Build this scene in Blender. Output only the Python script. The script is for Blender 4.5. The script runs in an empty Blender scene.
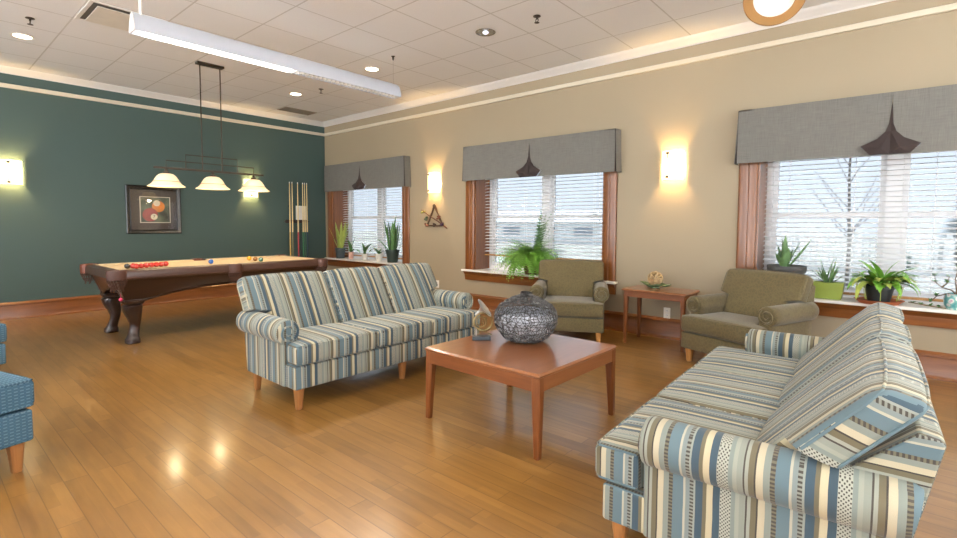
import bpy, bmesh, math, random
from mathutils import Vector, Matrix, Euler
random.seed(7)
PI = math.pi
scene = bpy.context.scene
COL = scene.collection

# ------------------------------------------------------------------ helpers
def srgb(h):
    if isinstance(h, tuple): return tuple((c/255/12.92 if c < 10.3 else ((c/255+.055)/1.055)**2.4) for c in h)+(1.0,)
    h = h.lstrip('#')
    out = []
    for i in (0, 2, 4):
        c = int(h[i:i+2], 16) / 255
        out.append(c/12.92 if c <= .04045 else ((c+.055)/1.055)**2.4)
    return (*out, 1.0)

class MB:
    """collects geometry for one mesh"""
    def __init__(s):
        s.v, s.f, s.m = [], [], []
    def add(s, verts, faces, mi=0):
        b = len(s.v)
        s.v.extend([tuple(p) for p in verts])
        s.f.extend([tuple(b+i for i in fc) for fc in faces])
        s.m.extend([mi]*len(faces))
        return s
    def box(s, x0, x1, y0, y1, z0, z1, mi=0, M=None):
        vs = [Vector((x, y, z)) for z in (z0, z1) for y in (y0, y1) for x in (x0, x1)]
        if M is not None: vs = [M @ p for p in vs]
        return s.add(vs, [(0,2,3,1),(4,5,7,6),(0,1,5,4),(2,6,7,3),(0,4,6,2),(1,3,7,5)], mi)
    def prism(s, pts, y0, y1, mi=0, fn=None):
        """2-D outline (a, b) extruded along c from y0 to y1; fn maps (a, c, b) -> xyz"""
        fn = fn or (lambda a, c, b: (a, c, b))
        n = len(pts)
        vs = [fn(a, y0, b) for a, b in pts] + [fn(a, y1, b) for a, b in pts]
        fs = [tuple(range(n-1, -1, -1)), tuple(range(n, 2*n))]
        fs += [(i, (i+1) % n, n+(i+1) % n, n+i) for i in range(n)]
        return s.add(vs, fs, mi)
    def tube(s, path, r, n=8, mi=0, cap=True, closed=False):
        P = [Vector(p) for p in path]
        R = r if isinstance(r, (list, tuple)) else [r]*len(P)
        rings = []; up = None
        L = len(P)
        for i, p in enumerate(P):
            if closed: t = P[(i+1) % L] - P[i-1]
            else: t = P[min(i+1, L-1)] - P[max(i-1, 0)]
            if t.length < 1e-9: t = Vector((0, 0, 1))
            t.normalize()
            if up is None:
                up = Vector((0, 0, 1)) if abs(t.z) < .9 else Vector((1, 0, 0))
            a = up - t*up.dot(t)
            if a.length < 1e-6: a = t.orthogonal()
            a.normalize(); up = a; b = t.cross(a)
            rings.append([p + (a*math.cos(q)+b*math.sin(q))*R[i] for q in [2*PI*k/n for k in range(n)]])
        vs = [q for ring in rings for q in ring]
        fs = []
        for i in range(L-1 if not closed else L):
            j = (i+1) % L
            for k in range(n):
                fs.append((i*n+k, i*n+(k+1) % n, j*n+(k+1) % n, j*n+k))
        if cap and not closed:
            fs.append(tuple(range(n-1, -1, -1))); fs.append(tuple((L-1)*n+k for k in range(n)))
        return s.add(vs, fs, mi)
    def lathe(s, prof, n=32, mi=0, c=(0, 0, 0), M=None, a0=0, a1=2*PI, cap=True):
        full = abs(a1-a0-2*PI) < 1e-6
        cols = n if full else n+1
        vs = []
        for r, z in prof:
            for k in range(cols):
                a = a0+(a1-a0)*k/n
                p = Vector((r*math.cos(a), r*math.sin(a), z))
                if M is not None: p = M @ p
                vs.append(p+Vector(c))
        fs = []
        for i in range(len(prof)-1):
            for k in range(n):
                k2 = (k+1) % cols
                fs.append((i*cols+k, i*cols+k2, (i+1)*cols+k2, (i+1)*cols+k))
        s.add(vs, fs, mi)
        if full and cap:
            b = len(s.v)-len(vs)
            if prof[0][0] > 1e-5: s.f.append(tuple(b+k for k in range(cols-1, -1, -1))); s.m.append(mi)
            if prof[-1][0] > 1e-5: s.f.append(tuple(b+(len(prof)-1)*cols+k for k in range(cols))); s.m.append(mi)
        return s
    def loft(s, secs, n=20, pw=4.0, mi=0):
        """sections (cx, cy, z, hx, hy): super-ellipses stacked upward"""
        vs = []
        for cx, cy, z, hx, hy in secs:
            for k in range(n):
                a = 2*PI*(k+.5)/n; ca, sa = math.cos(a), math.sin(a)
                d = (abs(ca)**pw+abs(sa)**pw)**(-1/pw)
                vs.append((cx+hx*ca*d, cy+hy*sa*d, z))
        fs = []
        for i in range(len(secs)-1):
            for k in range(n):
                fs.append((i*n+k, i*n+(k+1) % n, (i+1)*n+(k+1) % n, (i+1)*n+k))
        fs.append(tuple(range(n-1, -1, -1))); fs.append(tuple((len(secs)-1)*n+k for k in range(n)))
        return s.add(vs, fs, mi)
    def rbox(s, lo, hi, r, extra=((), (), ()), warp=None, mi=0, seg=.16):
        """box with rounded edges on a grid fine enough to be warped"""
        ax = []
        for i in range(3):
            a, b = lo[i], hi[i]; rr = min(r, (b-a)/2*.999)
            c = [a, a+rr*.12, a+rr*.35, a+rr*.65, a+rr, b-rr, b-rr*.65, b-rr*.35, b-rr*.12, b]
            n = max(1, int((b-a-2*rr)/seg))
            c += [a+rr+(b-a-2*rr)*k/n for k in range(1, n)]
            c += list(extra[i]); c.sort()
            d = [c[0]]
            for q in c[1:]:
                if q-d[-1] > 1e-4: d.append(q)
            ax.append(d)
        idx = {}; vs = []; fs = []
        def vid(i, j, k):
            key = (i, j, k)
            if key not in idx:
                p = Vector((ax[0][i], ax[1][j], ax[2][k]))
                q = Vector([min(max(p[a], lo[a]+min(r, (hi[a]-lo[a])/2)), hi[a]-min(r, (hi[a]-lo[a])/2)) for a in range(3)])
                d = p-q
                if d.length > 1e-9:
                    d = d.normalized()*min(r, (hi[0]-lo[0])/2, (hi[1]-lo[1])/2, (hi[2]-lo[2])/2) if d.length > 0 else d
                    p = q+d
                idx[key] = len(vs); vs.append(p)
            return idx[key]
        nx, ny, nz = (len(a)-1 for a in ax)
        for i in range(nx):
            for j in range(ny):
                fs.append((vid(i,j,0), vid(i,j+1,0), vid(i+1,j+1,0), vid(i+1,j,0)))
                fs.append((vid(i,j,nz), vid(i+1,j,nz), vid(i+1,j+1,nz), vid(i,j+1,nz)))
        for i in range(nx):
            for k in range(nz):
                fs.append((vid(i,0,k), vid(i+1,0,k), vid(i+1,0,k+1), vid(i,0,k+1)))
                fs.append((vid(i,ny,k), vid(i,ny,k+1), vid(i+1,ny,k+1), vid(i+1,ny,k)))
        for j in range(ny):
            for k in range(nz):
                fs.append((vid(0,j,k), vid(0,j,k+1), vid(0,j+1,k+1), vid(0,j+1,k)))
                fs.append((vid(nx,j,k), vid(nx,j+1,k), vid(nx,j+1,k+1), vid(nx,j,k+1)))
        if warp: vs = [Vector(warp(p)) for p in vs]
        return s.add(vs, fs, mi)
    def sphere(s, c, r, n=16, m=10, mi=0, sc=(1, 1, 1)):
        vs = [(c[0], c[1], c[2]-r*sc[2])]
        for i in range(1, m):
            t = -PI/2+PI*i/m
            for k in range(n):
                a = 2*PI*k/n
                vs.append((c[0]+r*sc[0]*math.cos(t)*math.cos(a), c[1]+r*sc[1]*math.cos(t)*math.sin(a), c[2]+r*sc[2]*math.sin(t)))
        vs.append((c[0], c[1], c[2]+r*sc[2]))
        fs = [(0, 1+(k+1) % n, 1+k) for k in range(n)]
        for i in range(m-2):
            for k in range(n):
                fs.append((1+i*n+k, 1+i*n+(k+1) % n, 1+(i+1)*n+(k+1) % n, 1+(i+1)*n+k))
        b = 1+(m-2)*n
        fs += [(b+k, b+(k+1) % n, len(vs)-1) for k in range(n)]
        return s.add(vs, fs, mi)
    def ribbon(s, path, widths, side, cup=0.0, mi=0, th=.0):
        """a leaf: strip of three columns along a path; side = sideways direction"""
        P = [Vector(p) for p in path]; sd = Vector(side).normalized()
        vs, fs = [], []
        for i, p in enumerate(P):
            t = (P[min(i+1, len(P)-1)]-P[max(i-1, 0)])
            t = t.normalized() if t.length > 1e-9 else Vector((0, 0, 1))
            d = sd - t*sd.dot(t)
            d = d.normalized() if d.length > 1e-6 else t.orthogonal().normalized()
            nn = t.cross(d)
            w = widths[i]
            vs += [p-d*w+nn*cup*w, p, p+d*w+nn*cup*w]
        for i in range(len(P)-1):
            a = i*3
            fs += [(a, a+1, a+4, a+3), (a+1, a+2, a+5, a+4)]
        return s.add(vs, fs, mi)

def make(name, mb, mats, parent=None, smooth=35, bevel=0, segs=2, recalc=True, uv=None):
    me = bpy.data.meshes.new(name)
    me.from_pydata(mb.v, [], mb.f)
    if not isinstance(mats, (list, tuple)): mats = [mats]
    for m in mats: me.materials.append(m)
    if len(mats) > 1:
        me.polygons.foreach_set('material_index', mb.m)
    if recalc:
        bm = bmesh.new(); bm.from_mesh(me)
        bmesh.ops.remove_doubles(bm, verts=bm.verts, dist=1e-6)
        bmesh.ops.recalc_face_normals(bm, faces=bm.faces)
        bm.to_mesh(me); bm.free()
    if smooth:
        me.shade_smooth()
        me.set_sharp_from_angle(angle=math.radians(smooth))
    if uv:
        lay = me.uv_layers.new(name='UVMap')
        for p in me.polygons:
            for li in p.loop_indices:
                lay.data[li].uv = uv(me.vertices[me.loops[li].vertex_index].co, p.normal)
    me.update()
    o = bpy.data.objects.new(name, me); COL.objects.link(o)
    if parent: o.parent = parent
    if bevel:
        b = o.modifiers.new('Bevel', 'BEVEL'); b.width = bevel; b.segments = segs
        b.limit_method = 'ANGLE'; b.angle_limit = math.radians(40)
    return o

def tag(o, label, cat, group=None, kind=None):
    o['label'] = label; o['category'] = cat
    if group: o['group'] = group
    if kind: o['kind'] = kind
    return o
def thing(name, label, cat, loc=(0, 0, 0), rz=0.0, group=None):
    o = bpy.data.objects.new(name, None); COL.objects.link(o)
    o.empty_display_size = .1
    o.location = loc; o.rotation_euler = (0, 0, rz)
    return tag(o, label, cat, group)
def struct(name, mb, mats, parent=None, **k):
    o = make(name, mb, mats, parent, **k)
    if parent is None: o['kind'] = 'structure'
    return o
def dup(root, loc=None, rz=None, label=None, group=None):
    r = root.copy(); COL.objects.link(r)
    for ch in list(root.children):
        c = ch.copy(); COL.objects.link(c); c.parent = r
        for g in list(ch.children):
            d = g.copy(); COL.objects.link(d); d.parent = c
    if loc is not None: r.location = loc
    if rz is not None: r.rotation_euler = (0, 0, rz)
    if label: r['label'] = label
    if group: r['group'] = group
    return r

# ------------------------------------------------------------------ materials
class NT:
    def __init__(s, name):
        s.mat = bpy.data.materials.new(name); s.mat.use_nodes = True
        s.t = s.mat.node_tree; s.n = s.t.nodes; s.l = s.t.links
        s.b = s.n['Principled BSDF']; s.out = s.n['Material Output']
    def node(s, typ, **kw):
        nd = s.n.new(typ)
        for k, v in kw.items():
            if k.startswith('i_'):
                key = k[2:]
                key = int(key) if key.isdigit() else key.replace('_', ' ')
                s.set(nd, key, v)
            else: setattr(nd, k, v)
        return nd
    def set(s, nd, key, v):
        sock = nd.inputs[key]
        if isinstance(v, bpy.types.NodeSocket): s.l.new(v, sock)
        else: sock.default_value = v
    def math(s, op, a, b=0.0, c=None):
        nd = s.n.new('ShaderNodeMath'); nd.operation = op
        s.set(nd, 0, a); s.set(nd, 1, b)
        if c is not None: s.set(nd, 2, c)
        return nd.outputs[0]
    def mix(s, f, a, b, blend='MIX'):
        nd = s.n.new('ShaderNodeMix'); nd.data_type = 'RGBA'; nd.blend_type = blend
        s.set(nd, 0, f); s.set(nd, 6, a); s.set(nd, 7, b)
        return nd.outputs[2]
    def ramp(s, fac, stops, interp='LINEAR'):
        nd = s.n.new('ShaderNodeValToRGB'); cr = nd.color_ramp; cr.interpolation = interp
        while len(cr.elements) < len(stops): cr.elements.new(1.0)
        for e, (p, c) in zip(cr.elements, stops):
            e.position = p; e.color = c if len(c) == 4 else (*c, 1)
        s.l.new(fac, nd.inputs[0])
        return nd.outputs[0]
    def coord(s, kind='Object', scale=(1, 1, 1)):
        tc = s.n.new('ShaderNodeTexCoord')
        mp = s.n.new('ShaderNodeMapping'); mp.inputs['Scale'].default_value = scale
        s.l.new(tc.outputs[kind], mp.inputs[0])
        return mp.outputs[0]
    def noise(s, vec, scale, detail=3, rough=.55):
        nd = s.n.new('ShaderNodeTexNoise'); s.l.new(vec, nd.inputs['Vector'])
        nd.inputs['Scale'].default_value = scale; nd.inputs['Detail'].default_value = detail
        nd.inputs['Roughness'].default_value = rough
        return nd.outputs['Fac']
    def bump(s, h, strength=.2, dist=.002):
        nd = s.n.new('ShaderNodeBump'); s.l.new(h, nd.inputs['Height'])
        nd.inputs['Strength'].default_value = strength; nd.inputs['Distance'].default_value = dist
        s.l.new(nd.outputs[0], s.b.inputs['Normal'])
    def base(s, c): s.set(s.b, 'Base Color', c)
    def prm(s, **kw):
        for k, v in kw.items(): s.set(s.b, k.replace('_', ' '), v)
        return s

def plain(name, hexc, rough=.5, metal=0, var=.06, scale=8, **kw):
    t = NT(name); c = srgb(hexc)
    f = t.noise(t.coord(), scale)
    d = tuple(max(0, x*(1-var*2)) for x in c[:3])+(1,); e = tuple(min(1, x*(1+var*2)) for x in c[:3])+(1,)
    t.base(t.mix(f, d, e)); t.prm(Roughness=rough, Metallic=metal, **kw)
    return t.mat

def wood(name, c1, c2, axis='X', rough=.35, scale=1.0, coat=0.0, bump=.08):
    t = NT(name)
    sc = {'X': (1.2, 14, 14), 'Y': (14, 1.2, 14), 'Z': (14, 14, 1.2)}[axis]
    v = t.coord('Object', tuple(q*scale for q in sc))
    f = t.noise(v, 2.2, 5, .6)
    g = t.noise(v, 9, 3, .6)
    h = t.math('ADD', t.math('MULTIPLY', f, .75), t.math('MULTIPLY', g, .25))
    t.base(t.ramp(h, [(.25, srgb(c1)), (.75, srgb(c2))]))
    t.prm(Roughness=rough); t.b.inputs['Coat Weight'].default_value = coat
    t.b.inputs['Coat Roughness'].default_value = .15
    if bump: t.bump(g, bump, .001)
    return t.mat

def wall_mat(name, hexc):
    t = NT(name); v = t.coord()
    f = t.noise(v, 1.2, 2); g = t.noise(v, 260, 2)
    c = srgb(hexc)
    t.base(t.mix(f, tuple(x*.97 for x in c[:3])+(1,), tuple(min(1, x*1.03) for x in c[:3])+(1,)))
    t.prm(Roughness=.62); t.bump(g, .08, .001)
    return t.mat

def emit(name, hexc, strength, base='ffffff', rough=.4):
    t = NT(name); t.base(srgb(base)); t.prm(Roughness=rough)
    t.b.inputs['Emission Color'].default_value = srgb(hexc)
    t.b.inputs['Emission Strength'].default_value = strength
    f = t.noise(t.coord(), 14, 3)
    t.l.new(t.math('MULTIPLY', t.math('ADD', t.math('MULTIPLY', f, .3), .85), strength), t.b.inputs['Emission Strength'])
    return t.mat

# floor: narrow strip planks running along x
def floor_mat():
    t = NT('plank_floor'); v = t.coord()
    br = t.node('ShaderNodeTexBrick', offset=.37, offset_frequency=2, squash=1.0)
    t.l.new(v, br.inputs['Vector'])
    br.inputs['Scale'].default_value = 1.0
    br.inputs['Brick Width'].default_value = 1.21
    br.inputs['Row Height'].default_value = .0955
    br.inputs['Mortar Size'].default_value = .0019
    br.inputs['Mortar Smooth'].default_value = .1
    br.inputs['Bias'].default_value = 0
    br.inputs['Color1'].default_value = (0, 0, 0, 1); br.inputs['Color2'].default_value = (1, 1, 1, 1)
    br.inputs['Mortar'].default_value = (.5, .5, .5, 1)
    # a second, shorter strip pattern inside each plank
    b2 = t.node('ShaderNodeTexBrick', offset=.41, offset_frequency=2)
    t.l.new(v, b2.inputs['Vector'])
    b2.inputs['Scale'].default_value = 1.0; b2.inputs['Brick Width'].default_value = .43
    b2.inputs['Row Height'].default_value = .04775; b2.inputs['Mortar Size'].default_value = 0.0
    b2.inputs['Color1'].default_value = (0, 0, 0, 1); b2.inputs['Color2'].default_value = (1, 1, 1, 1)
    gv = t.coord('Object', (1.3, 13, 1))
    off = t.node('ShaderNodeVectorMath', operation='ADD')
    t.l.new(gv, off.inputs[0]); t.l.new(br.outputs['Color'], off.inputs[1])
    g = t.noise(off.outputs[0], 2.2, 3, .5)
    blot = t.noise(t.coord('Object', (1.1, 3, 1)), 1.6, 3)
    k = t.math('ADD', t.math('MULTIPLY', br.outputs['Color'], .16), t.math('MULTIPLY', b2.outputs['Color'], .15))
    k = t.math('ADD', k, t.math('MULTIPLY', g, .45)); k = t.math('ADD', k, t.math('MULTIPLY', blot, .2))
    col = t.ramp(k, [(.22, srgb(FLOOR_C[0])), (.55, srgb(FLOOR_C[1])), (.9, srgb(FLOOR_C[2]))])
    col = t.mix(t.math('MULTIPLY', br.outputs['Fac'], .55), col, srgb('4a2d14'))
    t.base(col)
    r = .278
    t.prm(Roughness=r); t.b.inputs['Specular IOR Level'].default_value = .5; t.b.inputs['Coat Weight'].default_value = .45; t.b.inputs['Coat Roughness'].default_value = .13
    t.bump(blot, .03, .004)
    return t.mat
FLOOR_C = ((108, 75, 34), (142, 102, 50), (166, 125, 69))

def ceiling_mat():
    t = NT('ceiling_tiles'); v = t.coord()
    sp = t.node('ShaderNodeSeparateXYZ'); t.l.new(v, sp.inputs[0])
    def line(c, o, p, w):
        q = t.math('FRACT', t.math('DIVIDE', t.math('SUBTRACT', c, o), p))
        q = t.math('ABSOLUTE', t.math('SUBTRACT', q, .5))
        return t.math('GREATER_THAN', q, .5-w)
    lx = line(sp.outputs[0], 5.03, .612, .011); ly = line(sp.outputs[1], -1.21, .615, .011)
    m = t.math('MAXIMUM', lx, ly)
    n = t.noise(v, 180, 3); big = t.noise(v, 1.1, 2)
    tile = t.mix(n, srgb((226, 226, 226)), srgb((243, 243, 244)))
    t.base(t.mix(m, tile, srgb((204, 202, 199))))
    t.prm(Roughness=.9)
    t.bump(t.math('SUBTRACT', t.math('MULTIPLY', n, .3), m), .5, .002)
    return t.mat

STRIPES = [  # (width, colour 0-255, 0 plain / 1 dashes / 2 dots)
    (5, (134, 139, 128), 0), (1.7, (58, 48, 40), 0), (3, (146, 149, 136), 0), (5, (100, 91, 66), 0), (1.5, (50, 42, 36), 0), (6, (184, 173, 146), 0),
    (6, (126, 133, 124), 0), (4, (104, 98, 76), 1), (11, (88, 110, 118), 0), (2.5, (174, 169, 150), 0), (4, (122, 133, 131), 0), (4, (128, 131, 120), 1),
    (2, (140, 146, 137), 0), (7, (48, 71, 85), 0), (4, (102, 93, 69), 0), (6, (188, 176, 144), 0), (7, (46, 68, 81), 0), (10, (164, 165, 151), 2),
    (4, (121, 131, 125), 0), (4, (148, 151, 137), 0)]
def stripe_mat():
    t = NT('striped_upholstery'); P = .315
    tc = t.n.new('ShaderNodeTexCoord'); sp = t.node('ShaderNodeSeparateXYZ'); t.l.new(tc.outputs['UV'], sp.inputs[0])
    w = t.noise(tc.outputs['UV'], 9, 2)
    u0 = t.math('ADD', sp.outputs[0], t.math('MULTIPLY', t.math('SUBTRACT', w, .5), .004))
    u = t.math('FRACT', t.math('ADD', t.math('DIVIDE', u0, P), 10.19)); v = sp.outputs[1]
    tot = sum(q[0] for q in STRIPES); x = 0; stops, mk, md = [], [], []
    for wd, c, k in STRIPES:
        stops.append((x/tot, srgb(c)))
        g = (1, 1, 1, 1) if k == 1 else (0, 0, 0, 1); h = (1, 1, 1, 1) if k == 2 else (0, 0, 0, 1)
        if not mk or mk[-1][1] != g: mk.append((x/tot, g))
        if not md or md[-1][1] != h: md.append((x/tot, h))
        x += wd
    col = t.ramp(u, stops, 'CONSTANT')
    m1 = t.ramp(u, mk, 'CONSTANT'); m2 = t.ramp(u, md, 'CONSTANT')
    dash = t.math('GREATER_THAN', t.math('FRACT', t.math('ADD', t.math('DIVIDE', v, .0125), 50.0)), .5)
    du = t.math('SINE', t.math('MULTIPLY', u, 2*PI*tot/3.4)); dv = t.math('SINE', t.math('MULTIPLY', v, 2*PI/.0125))
    dot = t.math('GREATER_THAN', t.math('MULTIPLY', du, dv), .3)
    k = t.math('MAXIMUM', t.math('MULTIPLY', m1, dash), t.math('MULTIPLY', m2, dot))
    col = t.mix(k, col, srgb((62, 54, 46)))
    wv = t.noise(t.coord('UV', (1, 1, 1)), 420, 2)
    col = t.mix(t.math('MULTIPLY', wv, .22), col, srgb('5f6460'))
    t.base(col); t.prm(Roughness=.85); t.b.inputs['Sheen Weight'].default_value = .15
    t.bump(wv, .35, .0012)
    return t.mat
def olive_mat():
    t = NT('olive_brocade'); v = t.coord('Object')
    vo = t.node('ShaderNodeTexVoronoi', feature='DISTANCE_TO_EDGE'); 
    n = t.noise(v, 22, 3); wv = t.noise(v, 500, 2)
    ad = t.node('ShaderNodeVectorMath', operation='ADD'); t.l.new(v, ad.inputs[0])
    sc = t.node('ShaderNodeVectorMath', operation='SCALE'); sc.inputs['Scale'].default_value = .05
    nn = t.n.new('ShaderNodeTexNoise'); nn.inputs['Scale'].default_value = 18; t.l.new(v, nn.inputs['Vector'])
    t.l.new(nn.outputs['Color'], sc.inputs[0]); t.l.new(sc.outputs[0], ad.inputs[1])
    t.l.new(ad.outputs[0], vo.inputs['Vector']); vo.inputs['Scale'].default_value = 34
    line = t.math('LESS_THAN', vo.outputs['Distance'], .1)
    c = t.mix(n, srgb((76, 65, 37)), srgb((98, 85, 49)))
    c = t.mix(t.math('MULTIPLY', line, .35), c, srgb((122, 108, 66)))
    c = t.mix(t.math('MULTIPLY', wv, .4), c, srgb((78, 68, 40)))
    t.base(c); t.prm(Roughness=.8); t.b.inputs['Sheen Weight'].default_value = .25
    t.bump(wv, .3, .001)
    return t.mat
def blue_mat():
    t = NT('blue_woven_check'); tc = t.n.new('ShaderNodeTexCoord'); sp = t.node('ShaderNodeSeparateXYZ'); t.l.new(tc.outputs['UV'], sp.inputs[0])
    def fr(s_, p): return t.math('FRACT', t.math('ADD', t.math('DIVIDE', s_, p), 100.0))
    a = t.math('GREATER_THAN', fr(sp.outputs[0], .024), .35); b = t.math('GREATER_THAN', fr(sp.outputs[1], .016), .62)
    k = t.math('MULTIPLY', a, b); k2 = t.math('MAXIMUM', a, b)
    n = t.noise(tc.outputs['UV'], 300, 2)
    c = t.mix(t.math('MULTIPLY', k2, .5), srgb((56, 94, 118)), srgb((42, 75, 96)))
    c = t.mix(t.math('MULTIPLY', k, .6), c, srgb((120, 150, 165)))
    c = t.mix(t.math('MULTIPLY', n, .3), c, srgb('557d94'))
    t.base(c); t.prm(Roughness=.85); t.bump(n, .3, .001)
    return t.mat
def linen_mat():
    t = NT('grey_linen'); a = t.noise(t.coord('Object', (6, 6, 260)), 1.5, 3); b = t.noise(t.coord('Object', (260, 260, 6)), 1.5, 3)
    h = t.math('MULTIPLY', t.math('ADD', a, b), .5)
    t.base(t.ramp(h, [(.3, srgb((90, 89, 84))), (.7, srgb((121, 119, 113)))])); t.prm(Roughness=.9); t.bump(h, .25, .0015)
    return t.mat

M = {}
M['floor'] = floor_mat()
M['ceiling'] = ceiling_mat()
M['cream'] = wall_mat('cream_paint', (153, 139, 115))
M['green'] = wall_mat('deep_green_paint', (60, 80, 76))
M['white_trim'] = plain('white_trim_paint', 'e3e0dc', .4, var=.02)
M['rail_trim'] = plain('cream_trim_paint', (208, 198, 178), .45, var=.02)
M['oak'] = wood('varnished_oak_along_x', (98, 54, 21), (136, 82, 37), 'X', .3, coat=.3)
M['oak_y'] = wood('varnished_oak_along_y', (98, 54, 21), (136, 82, 37), 'Y', .3, coat=.3)
M['oak_z'] = wood('varnished_oak_upright', (98, 54, 21), (136, 82, 37), 'Z', .28, coat=.3)
M['cherry'] = wood('cherry_table_top', (124, 74, 40), (146, 92, 53), 'Y', .28, coat=.7, bump=0)
M['cherry_z'] = wood('cherry_table_leg', (98, 52, 23), (130, 76, 38), 'Z', .35)
M['cherry_x'] = wood('cherry_table_rail', (98, 52, 23), (130, 76, 38), 'X', .35)
M['maple'] = wood('maple_leg', 'a8743c', 'cf9a5c', 'Z', .4)
M['walnut_leg'] = wood('brown_sofa_leg', '8a5a30', 'b07a48', 'Z', .4)
M['mahogany'] = wood('mahogany', (32, 17, 12), (52, 29, 19), 'Y', .28, coat=.4)
M['mahogany_z'] = wood('mahogany_leg', (30, 16, 11), (50, 27, 18), 'Z', .3, coat=.3)
M['rail_wood'] = wood('pool_rail_wood', (52, 30, 21), (76, 49, 36), 'Y', .3, coat=.3)
M['felt'] = plain('tan_felt', (190, 170, 136), .95, var=.04, scale=60)
M['leather'] = plain('brown_leather', (74, 44, 32), .5, var=.15, scale=40)
M['stripe'] = stripe_mat(); M['olive'] = olive_mat(); M['blue'] = blue_mat(); M['linen'] = linen_mat()
M['lining'] = plain('dark_brown_lining', (48, 37, 35), .85, var=.1, scale=30)
M['black'] = plain('black_metal', '26231f', .45, metal=.3)
M['bronze'] = plain('bronze_metal', '3d3328', .45, metal=.6)
M['steel'] = plain('brushed_steel', 'b5b5b5', .25, metal=1.0)
M['white'] = plain('white_enamel', 'eceae6', .4, var=.02)
M['vinyl'] = plain('white_vinyl', 'e9e9ea', .35, var=.02)
M['slat'] = plain('white_blind_slat', 'e8e8ea', .45, var=.02)
M['sill'] = plain('white_sill_laminate', 'e2dfd8', .3, var=.04, scale=5)
M['soil'] = plain('potting_soil', '33261b', 1.0, var=.3, scale=60)
M['dark'] = plain('dark_recess', '2c2a28', .9)
M['socket'] = plain('outlet_plastic', 'e6e2d8', .4, var=.01)
M['soil_felt'] = M['felt']

# ------------------------------------------------------------------ camera
F = 496.8672; YAW, PITCH, ROLL = .7101, .0572, .0039
cam = bpy.data.cameras.new('camera'); co = bpy.data.objects.new('camera', cam); COL.objects.link(co)
CAM = Vector((8.605, -5.426, 1.24))
fw = Vector((-math.sin(YAW)*math.cos(PITCH), math.cos(YAW)*math.cos(PITCH), -math.sin(PITCH)))
r0 = Vector((math.cos(YAW), math.sin(YAW), 0)); u0 = r0.cross(fw)
rr = r0*math.cos(ROLL)+u0*math.sin(ROLL); uu = -r0*math.sin(ROLL)+u0*math.cos(ROLL)
co.matrix_world = Matrix(((rr.x, uu.x, -fw.x, CAM.x), (rr.y, uu.y, -fw.y, CAM.y), (rr.z, uu.z, -fw.z, CAM.z), (0, 0, 0, 1)))
cam.sensor_fit = 'HORIZONTAL'; cam.sensor_width = 36; cam.lens = 36*F/957
cam.shift_y = -(269-252.165)/957
cam.clip_start = .05; cam.clip_end = 300
scene.camera = co

# ------------------------------------------------------------------ room shell
XR, YB, H, WT = 12.6, -9.2, 3.16, .42      # far right wall, wall behind the camera, ceiling, wall thickness
CROWN0, RAILZ = 3.09, 2.914
OPEN = [(.27, 2.29), (3.87, 5.89), (7.50, 9.52)]   # window openings in the cream wall
OZ0, OZ1 = .575, 2.06
mb = MB(); mb.box(-.2, XR+.2, YB-.2, WT, -.12, 0); struct('floor', mb, M['floor'], smooth=0)
mb = MB(); mb.box(-.2, XR+.2, YB-.2, WT, H, H+.12); struct('ceiling', mb, M['ceiling'], smooth=0)
mb = MB(); mb.box(-.2, 0, YB-.2, 0, 0, H); struct('wall_left', mb, M['green'], smooth=0)
mb = MB()
xs = [-.2]+[q for o in OPEN for q in o]+[XR+.2]
for i in range(0, len(xs), 2): mb.box(xs[i], xs[i+1], 0, WT, 0, H)
for a, b in OPEN:
    mb.box(a, b, 0, WT, 0, OZ0-.03); mb.box(a, b, 0, WT, OZ1, H)
struct('wall_back', mb, M['cream'], smooth=0)
mb = MB(); ROPEN = [(-8.4, -5.2), (-4.2, -1.0)]  # openings added in the unseen right wall to let in extra daylight
ys = [YB-.2]+[q for o in ROPEN for q in o]+[0]
for i in range(0, len(ys), 2): mb.box(XR, XR+.2, ys[i], ys[i+1], 0, H)
for a, b in ROPEN: mb.box(XR, XR+.2, a, b, 0, .06); mb.box(XR, XR+.2, a, b, 2.95, H)
struct('wall_right', mb, M['cream'], smooth=0)
mb = MB(); FOPEN = [(.7, 3.9), (4.6, 7.8), (8.5, 11.9)]  # large unseen openings added behind the camera for fill daylight
xs = [0]+[q for o in FOPEN for q in o]+[XR]
for i in range(0, len(xs), 2): mb.box(xs[i], xs[i+1], YB-.2, YB, 0, H)
for a, b in FOPEN: mb.box(a, b, YB-.2, YB, 0, .06); mb.box(a, b, YB-.2, YB, 2.95, H)
struct('wall_front', mb, M['cream'], smooth=0)

def sweep_x(prof, x0, x1):   # profile (out, z) run along the cream wall
    m = MB(); m.prism([(a, b) for a, b in prof], x0, x1, fn=lambda a, c, b: (c, -a, b)); return m
def sweep_y(prof, y0, y1, flip=1, xw=0):
    m = MB(); m.prism([(a, b) for a, b in prof], y0, y1, fn=lambda a, c, b: (xw+flip*a, c, b)); return m
crown = [(0, CROWN0), (.012, CROWN0), (.018, CROWN0+.012), (.035, CROWN0+.02), (.07, CROWN0+.045), (.095, CROWN0+.054), (.11, H), (0, H)]
rail = [(0, RAILZ), (.026, RAILZ+.002), (.026, RAILZ+.046), (.016, RAILZ+.052), (0, RAILZ+.052)]
base = [(0, 0), (.032, 0), (.032, .012), (.022, .022), (.019, .03), (.019, .175), (.026, .182), (.026, .196), (.012, .215), (0, .22)]
struct('trim_1', sweep_x(crown, 0, XR), M['white_trim'])
struct('trim_2', sweep_y(crown, YB, 0), M['white_trim'])
struct('trim_3', sweep_x(rail, 0, XR), M['rail_trim'])
struct('trim_4', sweep_y(rail, YB, 0), M['rail_trim'])
struct('baseboard_back', sweep_x(base, 0, XR), M['oak'])
struct('baseboard_left', sweep_y(base, YB, 0), M['oak_y'])
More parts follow.
